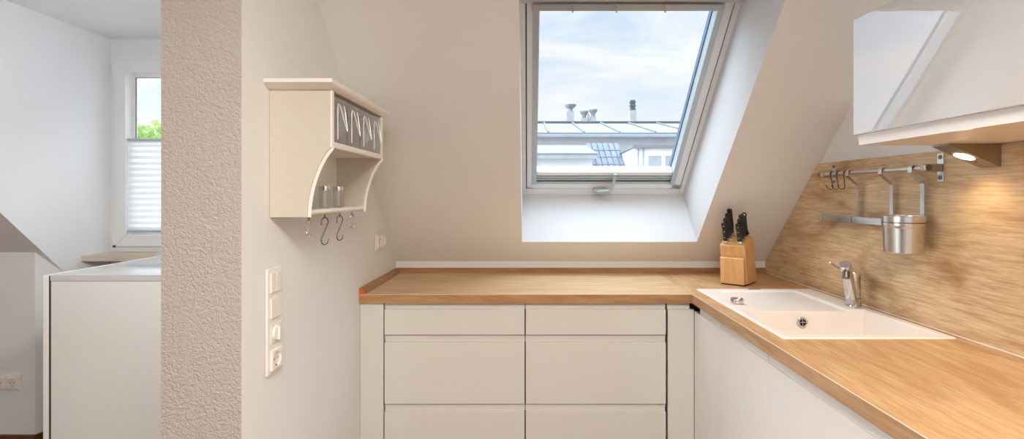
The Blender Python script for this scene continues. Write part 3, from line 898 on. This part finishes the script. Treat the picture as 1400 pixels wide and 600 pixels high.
# three black S-hooks near the far end of the rail
for k, yc in enumerate((2.060, 2.018, 1.972)):
    c = (RX, yc, RZ+.0105)
    r = .0095
    pts = []
    d = Vector((-.45, .9, 0)).normalized() if False else Vector((-1, 0, 0))
    up = Vector((0,0,1)); C0 = Vector((RX, yc, RZ))
    lean = Vector((0, -.020 + .006*k, 0))
    for i in range(11):
        an = R(-15 + i*205/10)
        pts.append(C0 + Vector((math.cos(an)*.0095, 0, math.sin(an)*.0095)))
    for i in range(12):
        an = R(180 + i*200/11 - 180)
        pass
    low = C0 + Vector((-.0095, 0, -.050)) + lean
    for i in range(12):
        an = R(0 + i*200/11)
        pts.append(low + Vector((-.013 + math.cos(an)*.013, lean.y*.5*math.sin(an), -math.sin(an)*.013)))
    f = MB(); f.tube(pts, .0014, 8)
    h = obj('s_hook', f, M['blackwire'])
    tag(h, 'thin black wire hook on the rail, %s' % ['nearest its far end cap', 'middle of the three by the end cap', 'closest to the first flat steel hanger'][k], 'hook', 'black wire hooks on the steel rail')

def strap(mb, yc, zb, wd=.0085, xb=1.262):
    """flat steel hook: over the rail, slanting back to the wall, then down to zb"""
    th = .0012
    path = [(RX+.0100, RZ-.006), (RX+.0100, RZ+.004), (RX+.006, RZ+.0095), (RX-.006, RZ+.0095), (RX-.0105, RZ+.004), (RX-.0105, RZ-.012), (xb, RZ-.048), (xb, zb)]
    for (xa, za), (xc, zc) in zip(path, path[1:]):
        d = Vector((xc-xa, 0, zc-za)).normalized(); n = Vector((d.z, 0, -d.x))*th
        a, c = Vector((xa, 0, za)) - d*.0004, Vector((xc, 0, zc)) + d*.0004
        mb.hexa([a-n+Vector((0,yc-wd,0)), a+n+Vector((0,yc-wd,0)), a+n+Vector((0,yc+wd,0)), a-n+Vector((0,yc+wd,0)),
                 c-n+Vector((0,yc-wd,0)), c+n+Vector((0,yc-wd,0)), c+n+Vector((0,yc+wd,0)), c-n+Vector((0,yc+wd,0))])
    return mb
# roll-holder style steel bar hanging from two flat hooks
hb = thing('hanging_bar', 'flat steel holder bar hung from the rail by flat hooks, left of the pot', 'holder', (1.25, 1.95, -.12))
for yc in (1.948, 1.766):
    obj('hanger', strap(MB(), yc, -.084), M['steel'], hb, smooth=0)
f = MB(); f.box(1.238, 1.258, 1.951, 2.158, -.110, -.0865, .001); obj('bar', f, M['steel_y'], hb)
f = MB(); f.box(1.240, 1.258, 1.700, 1.949, -.1105, -.0865, .001); obj('bar', f, M['steel_y'], hb)
f = MB(); f.box(1.236, 1.260, 2.150, 2.163, -.1115, -.085, .0015); obj('end_cap', f, M['steel'], hb)
# utensil pot
pt = thing('utensil_pot', 'brushed stainless steel utensil pot hanging from the rail on a flat hook', 'pot', (1.203, 1.628, -.187))
c = (1.203, 1.628, -.187)
f = MB(); f.lathe([(0,0),(.0525,0),(.0545,.002),(.0565,.078),(.0582,.080),(.0592,.088),(.0592,.116),(.0578,.1175),(.0565,.116),(.0555,.08),(.0530,.004),(0,.003)], c, 56)
pb = obj('pot_body', f, M['steel'], pt)
f = MB(); f.lathe([(.0589,.094),(.0600,.095),(.0600,.097),(.0589,.098)], c, 56)
obj('rim_groove', f, M['steel_dark'], pb)
obj('hanger', strap(MB(), 1.627, -.080), M['steel'], pt, smooth=0)

# ------------------------------------------------------------------ spice shelf on the left wall
SY0, SY1 = 1.402, 1.893
DXF = XL+.1695                                  # front plane of the upper half
sh = thing('spice_shelf', 'cream wooden wall shelf with clear drawers and curved sides', 'shelf', (XL+.08, 1.65, -.065))
prof = [(XL+.001,-.0645), (XL+.104,-.0645), (XL+.105,-.04), (XL+.108,-.015), (XL+.114,.015), (XL+.124,.048), (XL+.136,.078), (XL+.149,.102), (XL+.158,.116), (XL+.1655,.124), (DXF,.132), (DXF,.286), (XL+.001,.286)]
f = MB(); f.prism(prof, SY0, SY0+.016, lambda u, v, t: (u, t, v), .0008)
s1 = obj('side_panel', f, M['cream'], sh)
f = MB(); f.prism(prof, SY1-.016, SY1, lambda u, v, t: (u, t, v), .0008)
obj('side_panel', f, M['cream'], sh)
def edge(yc):
    f = MB()
    P = [Vector((u, yc, v)) for u, v in prof[1:11]]
    f.tube(P, .0028, 8, ry=.0085); return f
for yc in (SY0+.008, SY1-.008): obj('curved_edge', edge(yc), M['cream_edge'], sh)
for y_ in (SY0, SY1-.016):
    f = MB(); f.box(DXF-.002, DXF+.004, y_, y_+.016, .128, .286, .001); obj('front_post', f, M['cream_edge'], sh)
f = MB(); f.box(XL+.001, XL+.007, SY0+.016, SY1-.016, -.06, .286); obj('back_panel', f, M['cream_edge'], sh, smooth=0)  # paler cream brightens the dim compartment through its colour
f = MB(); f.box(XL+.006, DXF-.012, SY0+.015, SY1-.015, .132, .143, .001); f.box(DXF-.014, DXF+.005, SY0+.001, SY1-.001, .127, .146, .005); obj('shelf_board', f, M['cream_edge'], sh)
f = MB(); f.box(XL+.006, XL+.098, SY0+.015, SY1-.015, -.060, -.046, .001); f.cyl((XL+.100, SY0+.010, -.0525), (XL+.100, SY1-.012, -.0525), .0085, seg=20, bev=.003); obj('bottom_board', f, M['cream_edge'], sh)
# crown with moulded edge
f = MB()
def crown(z, o, oy): return [(XL+.001, SY0-oy), (DXF+o, SY0-oy), (DXF+o, SY1+oy+.02), (XL+.001, SY1+oy+.02)]
lv = [(.286,.002,.004), (.290,.008,.012), (.296,.014,.024), (.301,.017,.034), (.309,.0175,.035), (.3115,.016,.033)]
b = bmesh.new(); rr = [[b.verts.new((x, y, z)) for x, y in crown(z, o, oy)] for z, o, oy in lv]
for A, B in zip(rr, rr[1:]):
    for i in range(4):
        j = (i+1) % 4; b.faces.new((A[i], A[j], B[j], B[i]))
b.faces.new(rr[0][::-1]); b.faces.new(rr[-1]); bmesh.ops.recalc_face_normals(b, faces=b.faces)
f._merge(b); obj('crown', f, M['cream_edge'], sh, smooth=30)
# screw eyes under the front rail
eyes = [(1.452, .046), (1.565, .081), (1.690, .079), (1.808, .046)]
for k, (yc, L) in enumerate(eyes):
    f = MB(); x = XL+.088
    ec = Vector((x, yc, -.071))
    f.tube([ec + Vector((0, .0045*math.cos(2*math.pi*i/14), .0045*math.sin(2*math.pi*i/14))) for i in range(15)], .0013, 8)
    f.cyl((x, yc, -.0665), (x, yc, -.058), .0013, seg=8)
    obj('screw_eye', f, M['steel_dark'], sh)
    r = L*.20
    top = ec + Vector((0,0,-.0045))
    pts = []
    d = Vector((.28, .96, 0)).normalized(); up = Vector((0,0,1))
    cu = top + up*(.0026) - up*r*.0
    C1 = top - up*(r) + up*.003
    for i in range(13):
        an = R(205 - i*205/12)
        pts.append(C1 + d*(r*math.cos(an)) + up*(r*math.sin(an)))
    C2 = top - up*(L - r)
    for i in range(14):
        an = R(165 + i*200/13)
        pts.append(C2 + d*(r*math.cos(an)) + up*(r*math.sin(an)))
    f = MB(); f.tube(pts, .0021 if L > .06 else .0018, 8)
    tag(obj('s_hook', f, M['steel_dark'] if L > .06 else M['steel']),
        ['small steel hook hanging under the near corner of the cream shelf', 'large dark hook under the cream shelf, below the nearer glass shaker',
         'large dark hook under the cream shelf, below the farther glass shaker', 'small steel hook hanging under the far end of the cream shelf'][k], 'hook', 'hooks under the spice shelf')
# clear scoop drawers in the upper half
bw = (SY1-SY0-.032)/4
def scoop(k, label):
    ya = SY0+.016+k*bw+.003; yb = ya+bw-.006
    t = thing('clear_drawer', label, 'drawer', ((XL+DXF)/2, (ya+yb)/2, .1465), 'clear scoop drawers in the cream shelf')
    z0, z1 = .1468, .272
    xa, xb = XL+.03, DXF-.004
    th = .003
    f = MB()
    f.box(xa, xb, ya, yb, z0, z0+th, .0008); f.box(xa, xb, ya, ya+th, z0+th, z1, .0008); f.box(xa, xb, yb-th, yb, z0+th, z1, .0008)
    f.box(xa, xa+th, ya+th, yb-th, z0+th, z1, .0008)
    obj('tray', f, M['glass'], t)
    f = MB(); f.box(xb, xb+.004, ya-.001, yb+.001, z0, z1+.004, .0015)
    obj('front', f, M['glass'], t)
    # pull tongue standing out from the front, its edge highlights painted as a white tube
    w = yb-ya
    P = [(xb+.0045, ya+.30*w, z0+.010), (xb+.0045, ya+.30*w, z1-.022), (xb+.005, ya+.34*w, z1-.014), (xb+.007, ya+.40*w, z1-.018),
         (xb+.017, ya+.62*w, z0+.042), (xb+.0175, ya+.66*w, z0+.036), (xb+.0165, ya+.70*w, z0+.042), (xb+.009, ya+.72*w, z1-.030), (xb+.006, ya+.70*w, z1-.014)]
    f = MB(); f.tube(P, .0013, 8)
    obj('pull', f, M['glass_glint'], t, label='bent pull outlined in white as a painted highlight')
    f = MB(); f.face([P[1], P[4], P[7]]); f.face([P[0], P[4], P[1]])
    obj('tongue', f, M['glass'], t, smooth=0)
    return t
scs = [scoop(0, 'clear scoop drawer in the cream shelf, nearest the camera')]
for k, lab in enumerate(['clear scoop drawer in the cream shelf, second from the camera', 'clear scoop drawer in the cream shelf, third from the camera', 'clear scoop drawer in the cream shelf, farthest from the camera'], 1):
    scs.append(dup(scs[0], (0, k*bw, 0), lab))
# two glass shakers
jx = XL+.064
def shaker(y, label):
    t = thing('glass_shaker', label, 'shaker', (jx, y, -.0455), 'glass shakers on the cream shelf')
    f = MB(); f.lathe([(0,0),(.0165,0),(.0180,.002),(.0180,.050),(.0165,.056),(.0160,.060),(.0145,.060),(.0150,.055),(.0165,.049),(.0165,.004),(0,.003)], (jx, y, -.0455), 28)
    obj('jar', f, M['jar'], t)
    f = MB(); f.lathe([(.0175,.056),(.0182,.057),(.0182,.068),(.0170,.071),(0,.0715)], (jx, y, -.0455), 28)
    ld = obj('lid', f, M['steel'], t)
    return t
j1 = shaker(1.625, 'clear glass shaker with steel lid on the cream shelf, the nearer one')
dup(j1, (0, .115, 0), 'clear glass shaker with steel lid on the cream shelf, the farther one')

# ------------------------------------------------------------------ switches and sockets
def rframe(mb, c, hu, hv, d, n, u, v, bev=.004):
    c, n, u, v = map(Vector, (c, n, u, v))
    mb.hexa([c-u*hu-v*hv, c+u*hu-v*hv, c+u*hu+v*hv, c-u*hu+v*hv, c-u*hu-v*hv+n*d, c+u*hu-v*hv+n*d, c+u*hu+v*hv+n*d, c-u*hu+v*hv+n*d], bev)
def socket(par, c, n, u):
    n, u = Vector(n), Vector(u); v = Vector((0,0,1)); c = Vector(c)
    b = bmesh.new(); K = 32; H = .0275
    def ringv(fn): return [b.verts.new(fn(2*math.pi*k/K)) for k in range(K)]
    def sq(an, h, d):
        ca, sa_ = math.cos(an), math.sin(an); q_ = h/max(abs(ca), abs(sa_))
        return c + u*(ca*q_) + v*(sa_*q_) + n*d
    def cr(an, r, d): return c + u*(math.cos(an)*r) + v*(math.sin(an)*r) + n*d
    rg = [ringv(lambda a: sq(a, H, .0082)), ringv(lambda a: sq(a, H, .0140)), ringv(lambda a: sq(a, H-.0015, .0152)), ringv(lambda a: cr(a, .0212, .0152)), ringv(lambda a: cr(a, .0200, .0142)), ringv(lambda a: cr(a, .0196, .0098))]
    for A, B in zip(rg, rg[1:]):
        for k in range(K):
            l = (k+1) % K; b.faces.new((A[k], A[l], B[l], B[k]))
    bmesh.ops.recalc_face_normals(b, faces=b.faces)
    f = MB(); f._merge(b); s = obj('socket', f, M['white_pl'], par)
    f = MB(); f.lathe([(.0197,.0099),(0,.0099)], c, 32, axis=n)
    obj('well', f, M['white_pl2'], s)
    f = MB()
    for sg in (-1, 1): f.cyl(c+u*.0095*sg+n*.0098, c+u*.0095*sg+n*.0103, .0027, seg=12)
    f.cyl(c+v*.0182+n*.0098, c+v*.0182+n*.0130, .0022, seg=8); f.cyl(c-v*.0182+n*.0098, c-v*.0182+n*.0130, .0022, seg=8)
    obj('contacts', f, M['steel_dark'], s)
# four-gang column near the wall end
sy, s_n, s_u = 1.416, (1,0,0), (0,1,0)
sp4 = thing('switch_panel', 'tall white four-gang panel with switches, dimmer and socket on left wall', 'switch panel', (XL, sy, -.497))
f = MB(); rframe(f, (XL+.0006, sy, -.351), .0405, .1465, .009, s_n, s_u, (0,0,1), .005); obj('plate', f, M['white_pl'], sp4)
zc = [-.351+.1065-.071*k for k in range(4)]
f = MB(); rframe(f, (XL+.009, sy-.0141, zc[0]), .0135, .0275, .005, s_n, s_u, (0,0,1), .002); rframe(f, (XL+.009, sy+.0141, zc[0]), .0135, .0275, .005, s_n, s_u, (0,0,1), .002)
obj('double_rocker', f, M['white_pl'], sp4)
f = MB(); rframe(f, (XL+.009, sy, zc[1]), .0275, .0275, .005, s_n, s_u, (0,0,1), .002); obj('rocker', f, M['white_pl'], sp4)
f = MB(); rframe(f, (XL+.009, sy, zc[2]), .0275, .0275, .003, s_n, s_u, (0,0,1), .0015); dm = obj('dimmer', f, M['white_pl'], sp4)
f = MB(); f.lathe([(.0215,0),(.0210,.005),(.0195,.0065),(0,.007)], (XL+.0115, sy, zc[2]), 32, axis=(1,0,0)); f.hexa([(XL+.018, sy-.003, zc[2]-.019), (XL+.018, sy+.003, zc[2]-.019), (XL+.018, sy+.003, zc[2]+.019), (XL+.018, sy-.003, zc[2]+.019), (XL+.024, sy-.002, zc[2]-.017), (XL+.024, sy+.002, zc[2]-.017), (XL+.024, sy+.002, zc[2]+.017), (XL+.024, sy-.002, zc[2]+.017)], .001); obj('dial', f, M['white_pl'], dm)
for k in range(4):
    f = MB(); rframe(f, (XL+.0088, sy, zc[k]), .0292, .0292, .0012, s_n, s_u, (0,0,1), 0); obj('shadow_joint', f, M['white_pl2'], sp4)
socket(sp4, (XL+.0015, sy, zc[3]), s_n, s_u)
# double socket under the shelf
d2 = thing('double_socket', 'white double socket on left wall just above the worktop corner', 'socket', (XL, 2.435, -.27))
f = MB(); rframe(f, (XL+.0006, 2.435, -.2275), .0755, .0405, .009, s_n, s_u, (0,0,1), .004); obj('plate', f, M['white_pl'], d2)
socket(d2, (XL+.0015, 2.3995, -.2275), s_n, s_u); socket(d2, (XL+.0015, 2.4705, -.2275), s_n, s_u)
# double socket on the knee wall of the next room
d3 = thing('double_socket', 'white double socket low on the knee wall left of the gloss cabinet', 'socket', (-2.754, YK, -1.04))
f = MB(); rframe(f, (-2.754, YK-.0006, -.995), .0755, .0405, .009, (0,-1,0), (1,0,0), (0,0,1), .004); obj('plate', f, M['white_pl'], d3)
socket(d3, (-2.7895, YK-.0015, -.995), (0,-1,0), (1,0,0)); socket(d3, (-2.7185, YK-.0015, -.995), (0,-1,0), (1,0,0))

# ------------------------------------------------------------------ gloss cabinet in the next room
PX0, PX1, PY0, PY1 = -1.977, -1.175, 2.10, 2.84
PT = -.335
pc = thing('sideboard', 'tall white gloss cabinet in the next room in front of the dormer window', 'cabinet', ((PX0+PX1)/2, 2.47, FLOOR))
f = MB(); f.box(PX0+.004, PX1, PY0+.002, PY1, FLOOR+.002, PT-.026, .001); obj('carcass', f, M['gloss'], pc)
f = MB(); f.box(PX0+.002, PX1+.002, PY0, PY1, PT-.025, PT, .0015); obj('top', f, M['gloss_wall'], pc)
f = MB(); f.box(PX0-.006, PX0+.003, PY0+.004, PY1-.004, FLOOR+.06, PT-.004); obj('gap_shade', f, M['dark'], pc, smooth=0)  # dark filler painting the shade behind the door
f = MB(); f.box(PX0-.027, PX0-.007, PY0, PY1, FLOOR+.06, PT-.001, .0012); obj('door', f, M['cream_edge'], pc)

# ------------------------------------------------------------------ fill lamps added out of view
def ceiling_fill(x, y, sx, sy_, power, color, label):
    t = thing('ceiling_fill', label, 'lamp', (x, y, CEIL-.06), 'added fill lamps')
    f = MB(); f.box(x-sx/2, x+sx/2, y-sy_/2, y+sy_/2, CEIL-.05, CEIL-.001, .006); obj('housing', f, M['white_pl'], t)
    f = MB(); f.box(x-sx/2+.02, x+sx/2-.02, y-sy_/2+.02, y+sy_/2-.02, CEIL-.056, CEIL-.049, .002); obj('diffuser', f, M['fill_panel_glow'], t)
    L = bpy.data.lights.new('fill_area', 'AREA'); L.shape = 'RECTANGLE'; L.size = sx-.05; L.size_y = sy_-.05; L.energy = power; L.color = color
    lo = bpy.data.objects.new('fill_area', L); COL.objects.link(lo); lo.parent = t
    lo.location = Vector((x, y, CEIL-.060+Z0)) - t.location
ceiling_fill(.12, -.25, 1.0, .8, 72, (1.0, .935, .835), 'unseen warm fill panel added at the kitchen ceiling')
LX, LY, LZ = -1.0, 1.62, .36
gl = thing('hidden_fill_globe', 'unseen white fill globe added behind the rough plaster wall stub', 'lamp', (XL-.2, LY, LZ-.07))
f = MB(); f.lathe([(0,-.065)] + [(.065*math.cos(R(a)), .065*math.sin(R(a))) for a in range(-80, 81, 10)] + [(0,.065)], (LX, LY, LZ), 36); obj('globe', f, M['fill_globe_glow'], gl)  # glowing globe added out of sight to brighten the dormer cheek
f = MB(); f.cyl((XL-.2005, LY, LZ), (XL-.214, LY, LZ), .05, seg=28, bev=.003); f.cyl((XL-.212, LY, LZ), (LX+.055, LY, LZ), .03, seg=24); obj('wall_mount', f, M['steel'], gl)

# ------------------------------------------------------------------ outside
M['ext_wall'] = plain('render_white', (0.60, 0.63, 0.665, 1), 0.8, nscale=3, namp=0.05)
M['ext_roof'] = plain('pale_roof_sheet', (0.142, 0.148, 0.156, 1), 0.8, nscale=4, namp=0.08)
M['ext_dark'] = plain('slate_blue_trim', (0.05, 0.065, 0.085, 1), 0.7, nscale=6, namp=0.15)
M['ext_mid'] = plain('blue_grey_trim', (0.22, 0.245, 0.275, 1), 0.8, nscale=6, namp=0.1)
M['ext_stack'] = plain('chimney_render', (0.27, 0.29, 0.315, 1), 0.8, nscale=6, namp=0.1)
M['ext_tile'] = plain('grey_tiles', (0.085, 0.11, 0.15, 1), 0.7, nscale=14, namp=0.25)
M['leaf'] = cloth('leaf_green', (0.27, 0.38, 0.12, 1), 0.5)
M['bark'] = plain('bark', (0.16, 0.11, 0.07, 1), 0.9)
nb = thing('neighbouring_building', 'pale building seen through the skylight, with chimneys and a grey tiled roof', 'building', (3, 18, -9))
f = MB(); f.box(-6, 14, 16, 24, -9, 1.83); obj('wall', f, M['ext_wall'], nb, smooth=0)
f = MB(); f.hexa([(-6.2,15.6,1.80), (14,15.6,1.80), (14,20,2.70), (-6.2,20,2.70), (-6.2,15.6,1.88), (14,15.6,1.88), (14,20,2.78), (-6.2,20,2.78)])
for k in range(18): f.hexa([(-6+k*1.1,15.65,1.88), (-5.95+k*1.1,15.65,1.88), (-5.95+k*1.1,19.9,2.75), (-6+k*1.1,19.9,2.75), (-6+k*1.1,15.65,1.93), (-5.95+k*1.1,15.65,1.93), (-5.95+k*1.1,19.9,2.82), (-6+k*1.1,19.9,2.82)])
rf = obj('roof', f, M['ext_roof'], nb, smooth=0)
f = MB(); f.box(-6.2, 14, 19.95, 20.25, 2.70, 2.86); obj('ridge_cap', f, M['ext_mid'], rf, smooth=0)
f = MB(); f.box(-6.2, 14, 19.86, 19.93, 2.74, 2.83); obj('ridge_rail', f, M['ext_dark'], rf, smooth=0)
f = MB(); f.box(-6.2, 14, 15.5, 15.62, 1.72, 1.82, .02); obj('gutter', f, M['ext_mid'], nb, smooth=0)
def chimney(x, zt, w, capw, dark=False):
    y = 20.15
    f = MB(); f.box(x-w/2, x+w/2, y-w/2, y+w/2, 2.6, zt-.42); c_ = obj('chimney', f, M['ext_stack'], nb, smooth=0)
    f = MB()
    if dark:
        f.box(x-w*.36, x+w*.36, y-w*.36, y+w*.36, zt-.80, zt, .03)
        for k in range(5): f.box(x-w*.42, x+w*.42, y-w*.42, y+w*.42, zt-.72+k*.15, zt-.66+k*.15)
        obj('cowl', f, M['ext_dark'], c_, smooth=0)
    else:
        f.lathe([(w*.36,zt-.44),(w*.36,zt-.30),(capw*.5,zt-.22),(capw*.62,zt-.16),(capw*.62,zt-.12),(capw*.4,zt-.05),(capw*.2,zt),(0,zt)], (x, y, 0), 16)
        obj('cowl', f, M['ext_mid'], c_)
chimney(1.66, 3.66, .30, .40); chimney(2.22, 3.40, .22, .28); chimney(2.58, 3.46, .22, .28); chimney(4.14, 3.72, .26, .26, True)
f = MB(); f.box(2.36, 2.44, 20.1, 20.2, 2.7, 3.15); obj('vent_pipe', f, M['ext_stack'], nb, smooth=0)
def dormer(x0, x1, wins):
    f = MB(); f.box(x0, x1, 12, 14.2, -2, .88); d = obj('dormer', f, M['ext_wall'], nb, smooth=0)
    f = MB(); f.hexa([(x0-.1,11.85,.86), (x1+.1,11.85,.86), (x1+.1,14.2,1.28), (x0-.1,14.2,1.28), (x0-.1,11.85,.95), (x1+.1,11.85,.95), (x1+.1,14.2,1.36), (x0-.1,14.2,1.36)])
    obj('dormer_roof', f, M['ext_roof'], d, smooth=0)
    f = MB(); f.box(x0-.1, x1+.1, 11.80, 11.86, .82, .90); obj('gutter', f, M['ext_mid'], d, smooth=0)
    for xa, xb, za, zb in wins:
        f = MB(); f.box(xa, xb, 11.97, 12.01, za, zb); obj('window', f, M['ext_mid'], d, smooth=0)
dormer(-1.4, 1.52, [(.2, 1.2, .52, .60)])
f = MB(); f.box(2.50, 5.4, 12, 14.2, -2, 1.08); d_ = obj('dormer', f, M['ext_wall'], nb, smooth=0)
f = MB(); f.box(2.46, 5.5, 11.93, 14.3, 1.08, 1.15); obj('dormer_roof', f, M['ext_roof'], d_, smooth=0)
for xa in (2.58, 2.70): 
    f = MB(); f.box(xa, xa+.03, 11.975, 12.0, -1, 1.07); obj('cladding_batten', f, M['ext_mid'], d_, smooth=0)
for xa, xb in ((2.84, 3.14), (3.24, 3.75)):
    f = MB(); f.box(xa, xb, 11.97, 12.0, .62, .90); obj('window', f, M['ext_mid'], d_, smooth=0)
f = MB()
for r_ in range(6):
    yb_ = 12.1 + r_*.34; zb_ = .08 + r_*.21
    for k in range(6):
        xx = 1.60 + k*.155
        f.tube([(xx+.08, yb_, zb_+.02), (xx+.08, yb_+.2, zb_+.135), (xx+.08, yb_+.40, zb_+.25)], .05, 8, ry=.085)
obj('tiled_roof', f, M['ext_tile'], nb)
# tree beyond the dormer window
tr = thing('tree', 'light green treetop seen through the dormer window', 'tree', (-9.4, 12.5, -9))
f = MB(); f.tube([(-9.4,12.5,-9), (-9.35,12.5,-5), (-9.4,12.5,-2), (-9.3,12.5,.4)], .22, 10)
for a in range(7):
    an = a*.9; f.tube([(-9.4,12.5,-2+a*.2), (-9.4+math.cos(an)*.7,12.5+math.sin(an)*.7,-1+a*.2), (-9.4+math.cos(an)*1.3,12.5+math.sin(an)*1.3,-.2+a*.15)], .07, 6)
obj('trunk', f, M['bark'], tr)
b = bmesh.new()
for k in range(8500):
    while True:
        v = Vector((random.uniform(-1,1), random.uniform(-1,1), random.uniform(-1,1)))
        if .55 < v.length < 1: break
    p = Vector((-9.4,12.5,-.45)) + Vector((v.x*2.0, v.y*2.0, v.z*2.25)) * (1 + .18*math.sin(v.x*9)*math.sin(v.y*8+v.z*7))
    a_ = Vector((random.gauss(0,1), random.gauss(0,1), random.gauss(0,1))).normalized(); c_ = a_.orthogonal().normalized()
    s = random.uniform(.08,.15)
    b.faces.new([b.verts.new(p+a_*s), b.verts.new(p+c_*s*.5), b.verts.new(p-a_*s), b.verts.new(p-c_*s*.5)])
f = MB(); f._merge(b); obj('foliage', f, M['leaf'], tr, smooth=0)

# ------------------------------------------------------------------ sky
SKY = 1.0
WEST_FILL = 13.0
wd = bpy.data.worlds.new('sky'); SC.world = wd; wd.use_nodes = True
nt = wd.node_tree; bg = nt.nodes['Background']
tc = N(nt, 'ShaderNodeTexCoord')
mp = N(nt, 'ShaderNodeMapping'); mp.inputs['Scale'].default_value = (1.2, 1.2, 4.2); mp.inputs['Location'].default_value = (.35, .1, .4)
nt.links.new(tc.outputs['Generated'], mp.inputs['Vector'])
cl = noise(nt, mp.outputs['Vector'], 2.2, 7, .55, .5)
sx = N(nt, 'ShaderNodeSeparateXYZ'); nt.links.new(tc.outputs['Generated'], sx.inputs[0])
grad = ramp(nt, sx.outputs['Z'], [(0.0, lin(240,244,249)), (0.16, lin(222,235,248)), (0.33, lin(196,220,244)), (0.55, lin(214,228,242)), (1.0, lin(206,222,240))])
cf = ramp(nt, cl, [(0.42, (0,0,0,1)), (0.60, (1,1,1,1))])
skyc = mixc(nt, cf, grad, lin(247,248,250))
br_ = ramp(nt, sx.outputs['Z'], [(0.0, (.118,)*3+(1,)), (0.35, (.121,)*3+(1,)), (0.60, (.62,)*3+(1,)), (1.0, (1,1,1,1))])
ml = N(nt, 'ShaderNodeMath', operation='MULTIPLY'); ml.inputs[1].default_value = 8.6*SKY
nt.links.new(br_, ml.inputs[0])
# broad bright patch of sky added off to the left to brighten the sink run
dt = N(nt, 'ShaderNodeVectorMath', operation='DOT_PRODUCT'); dt.inputs[1].default_value = Vector((-1, -.12, .16)).normalized()
nt.links.new(tc.outputs['Generated'], dt.inputs[0])
mx0 = N(nt, 'ShaderNodeMath', operation='MAXIMUM'); mx0.inputs[1].default_value = 0; nt.links.new(dt.outputs['Value'], mx0.inputs[0])
pw = N(nt, 'ShaderNodeMath', operation='POWER'); pw.inputs[1].default_value = 7; nt.links.new(mx0.outputs[0], pw.inputs[0])
ad = N(nt, 'ShaderNodeMath', operation='MULTIPLY_ADD'); ad.inputs[1].default_value = WEST_FILL; nt.links.new(pw.outputs[0], ad.inputs[0]); nt.links.new(ml.outputs[0], ad.inputs[2])
nt.links.new(ad.outputs[0], bg.inputs['Strength'])   # overcast: far brighter overhead than at the horizon
nt.links.new(skyc, bg.inputs['Color'])
S = bpy.data.lights.new('sun', 'SUN'); S.energy = 0.5; S.angle = R(12); S.color = (1, .97, .93)
so_ = bpy.data.objects.new('sun', S); COL.objects.link(so_)
so_.rotation_euler = Vector((.25, .62, -.75)).to_track_quat('-Z', 'Y').to_euler(); so_.location = (0, -6, 9)

# ------------------------------------------------------------------ camera
cam = bpy.data.cameras.new('camera'); co = bpy.data.objects.new('camera', cam); COL.objects.link(co)
co.location = (0, 0, Z0); co.rotation_euler = (R(90), 0, 0)
cam.sensor_width = 36; cam.lens = 695/1400*36
cam.shift_x = -22/1400; cam.shift_y = -35/1400
cam.clip_start = .02; cam.clip_end = 200
SC.camera = co
SC.view_settings.view_transform = 'Standard'; SC.view_settings.look = 'None'
SC.view_settings.gamma = 1; SC.view_settings.use_curve_mapping = False
SC.view_settings.exposure = 0.11
SC.cycles.max_bounces = 12; SC.cycles.diffuse_bounces = 6; SC.cycles.transparent_max_bounces = 24
SC.cycles.caustics_reflective = False; SC.cycles.caustics_refractive = False
SC.cycles.sample_clamp_indirect = 6
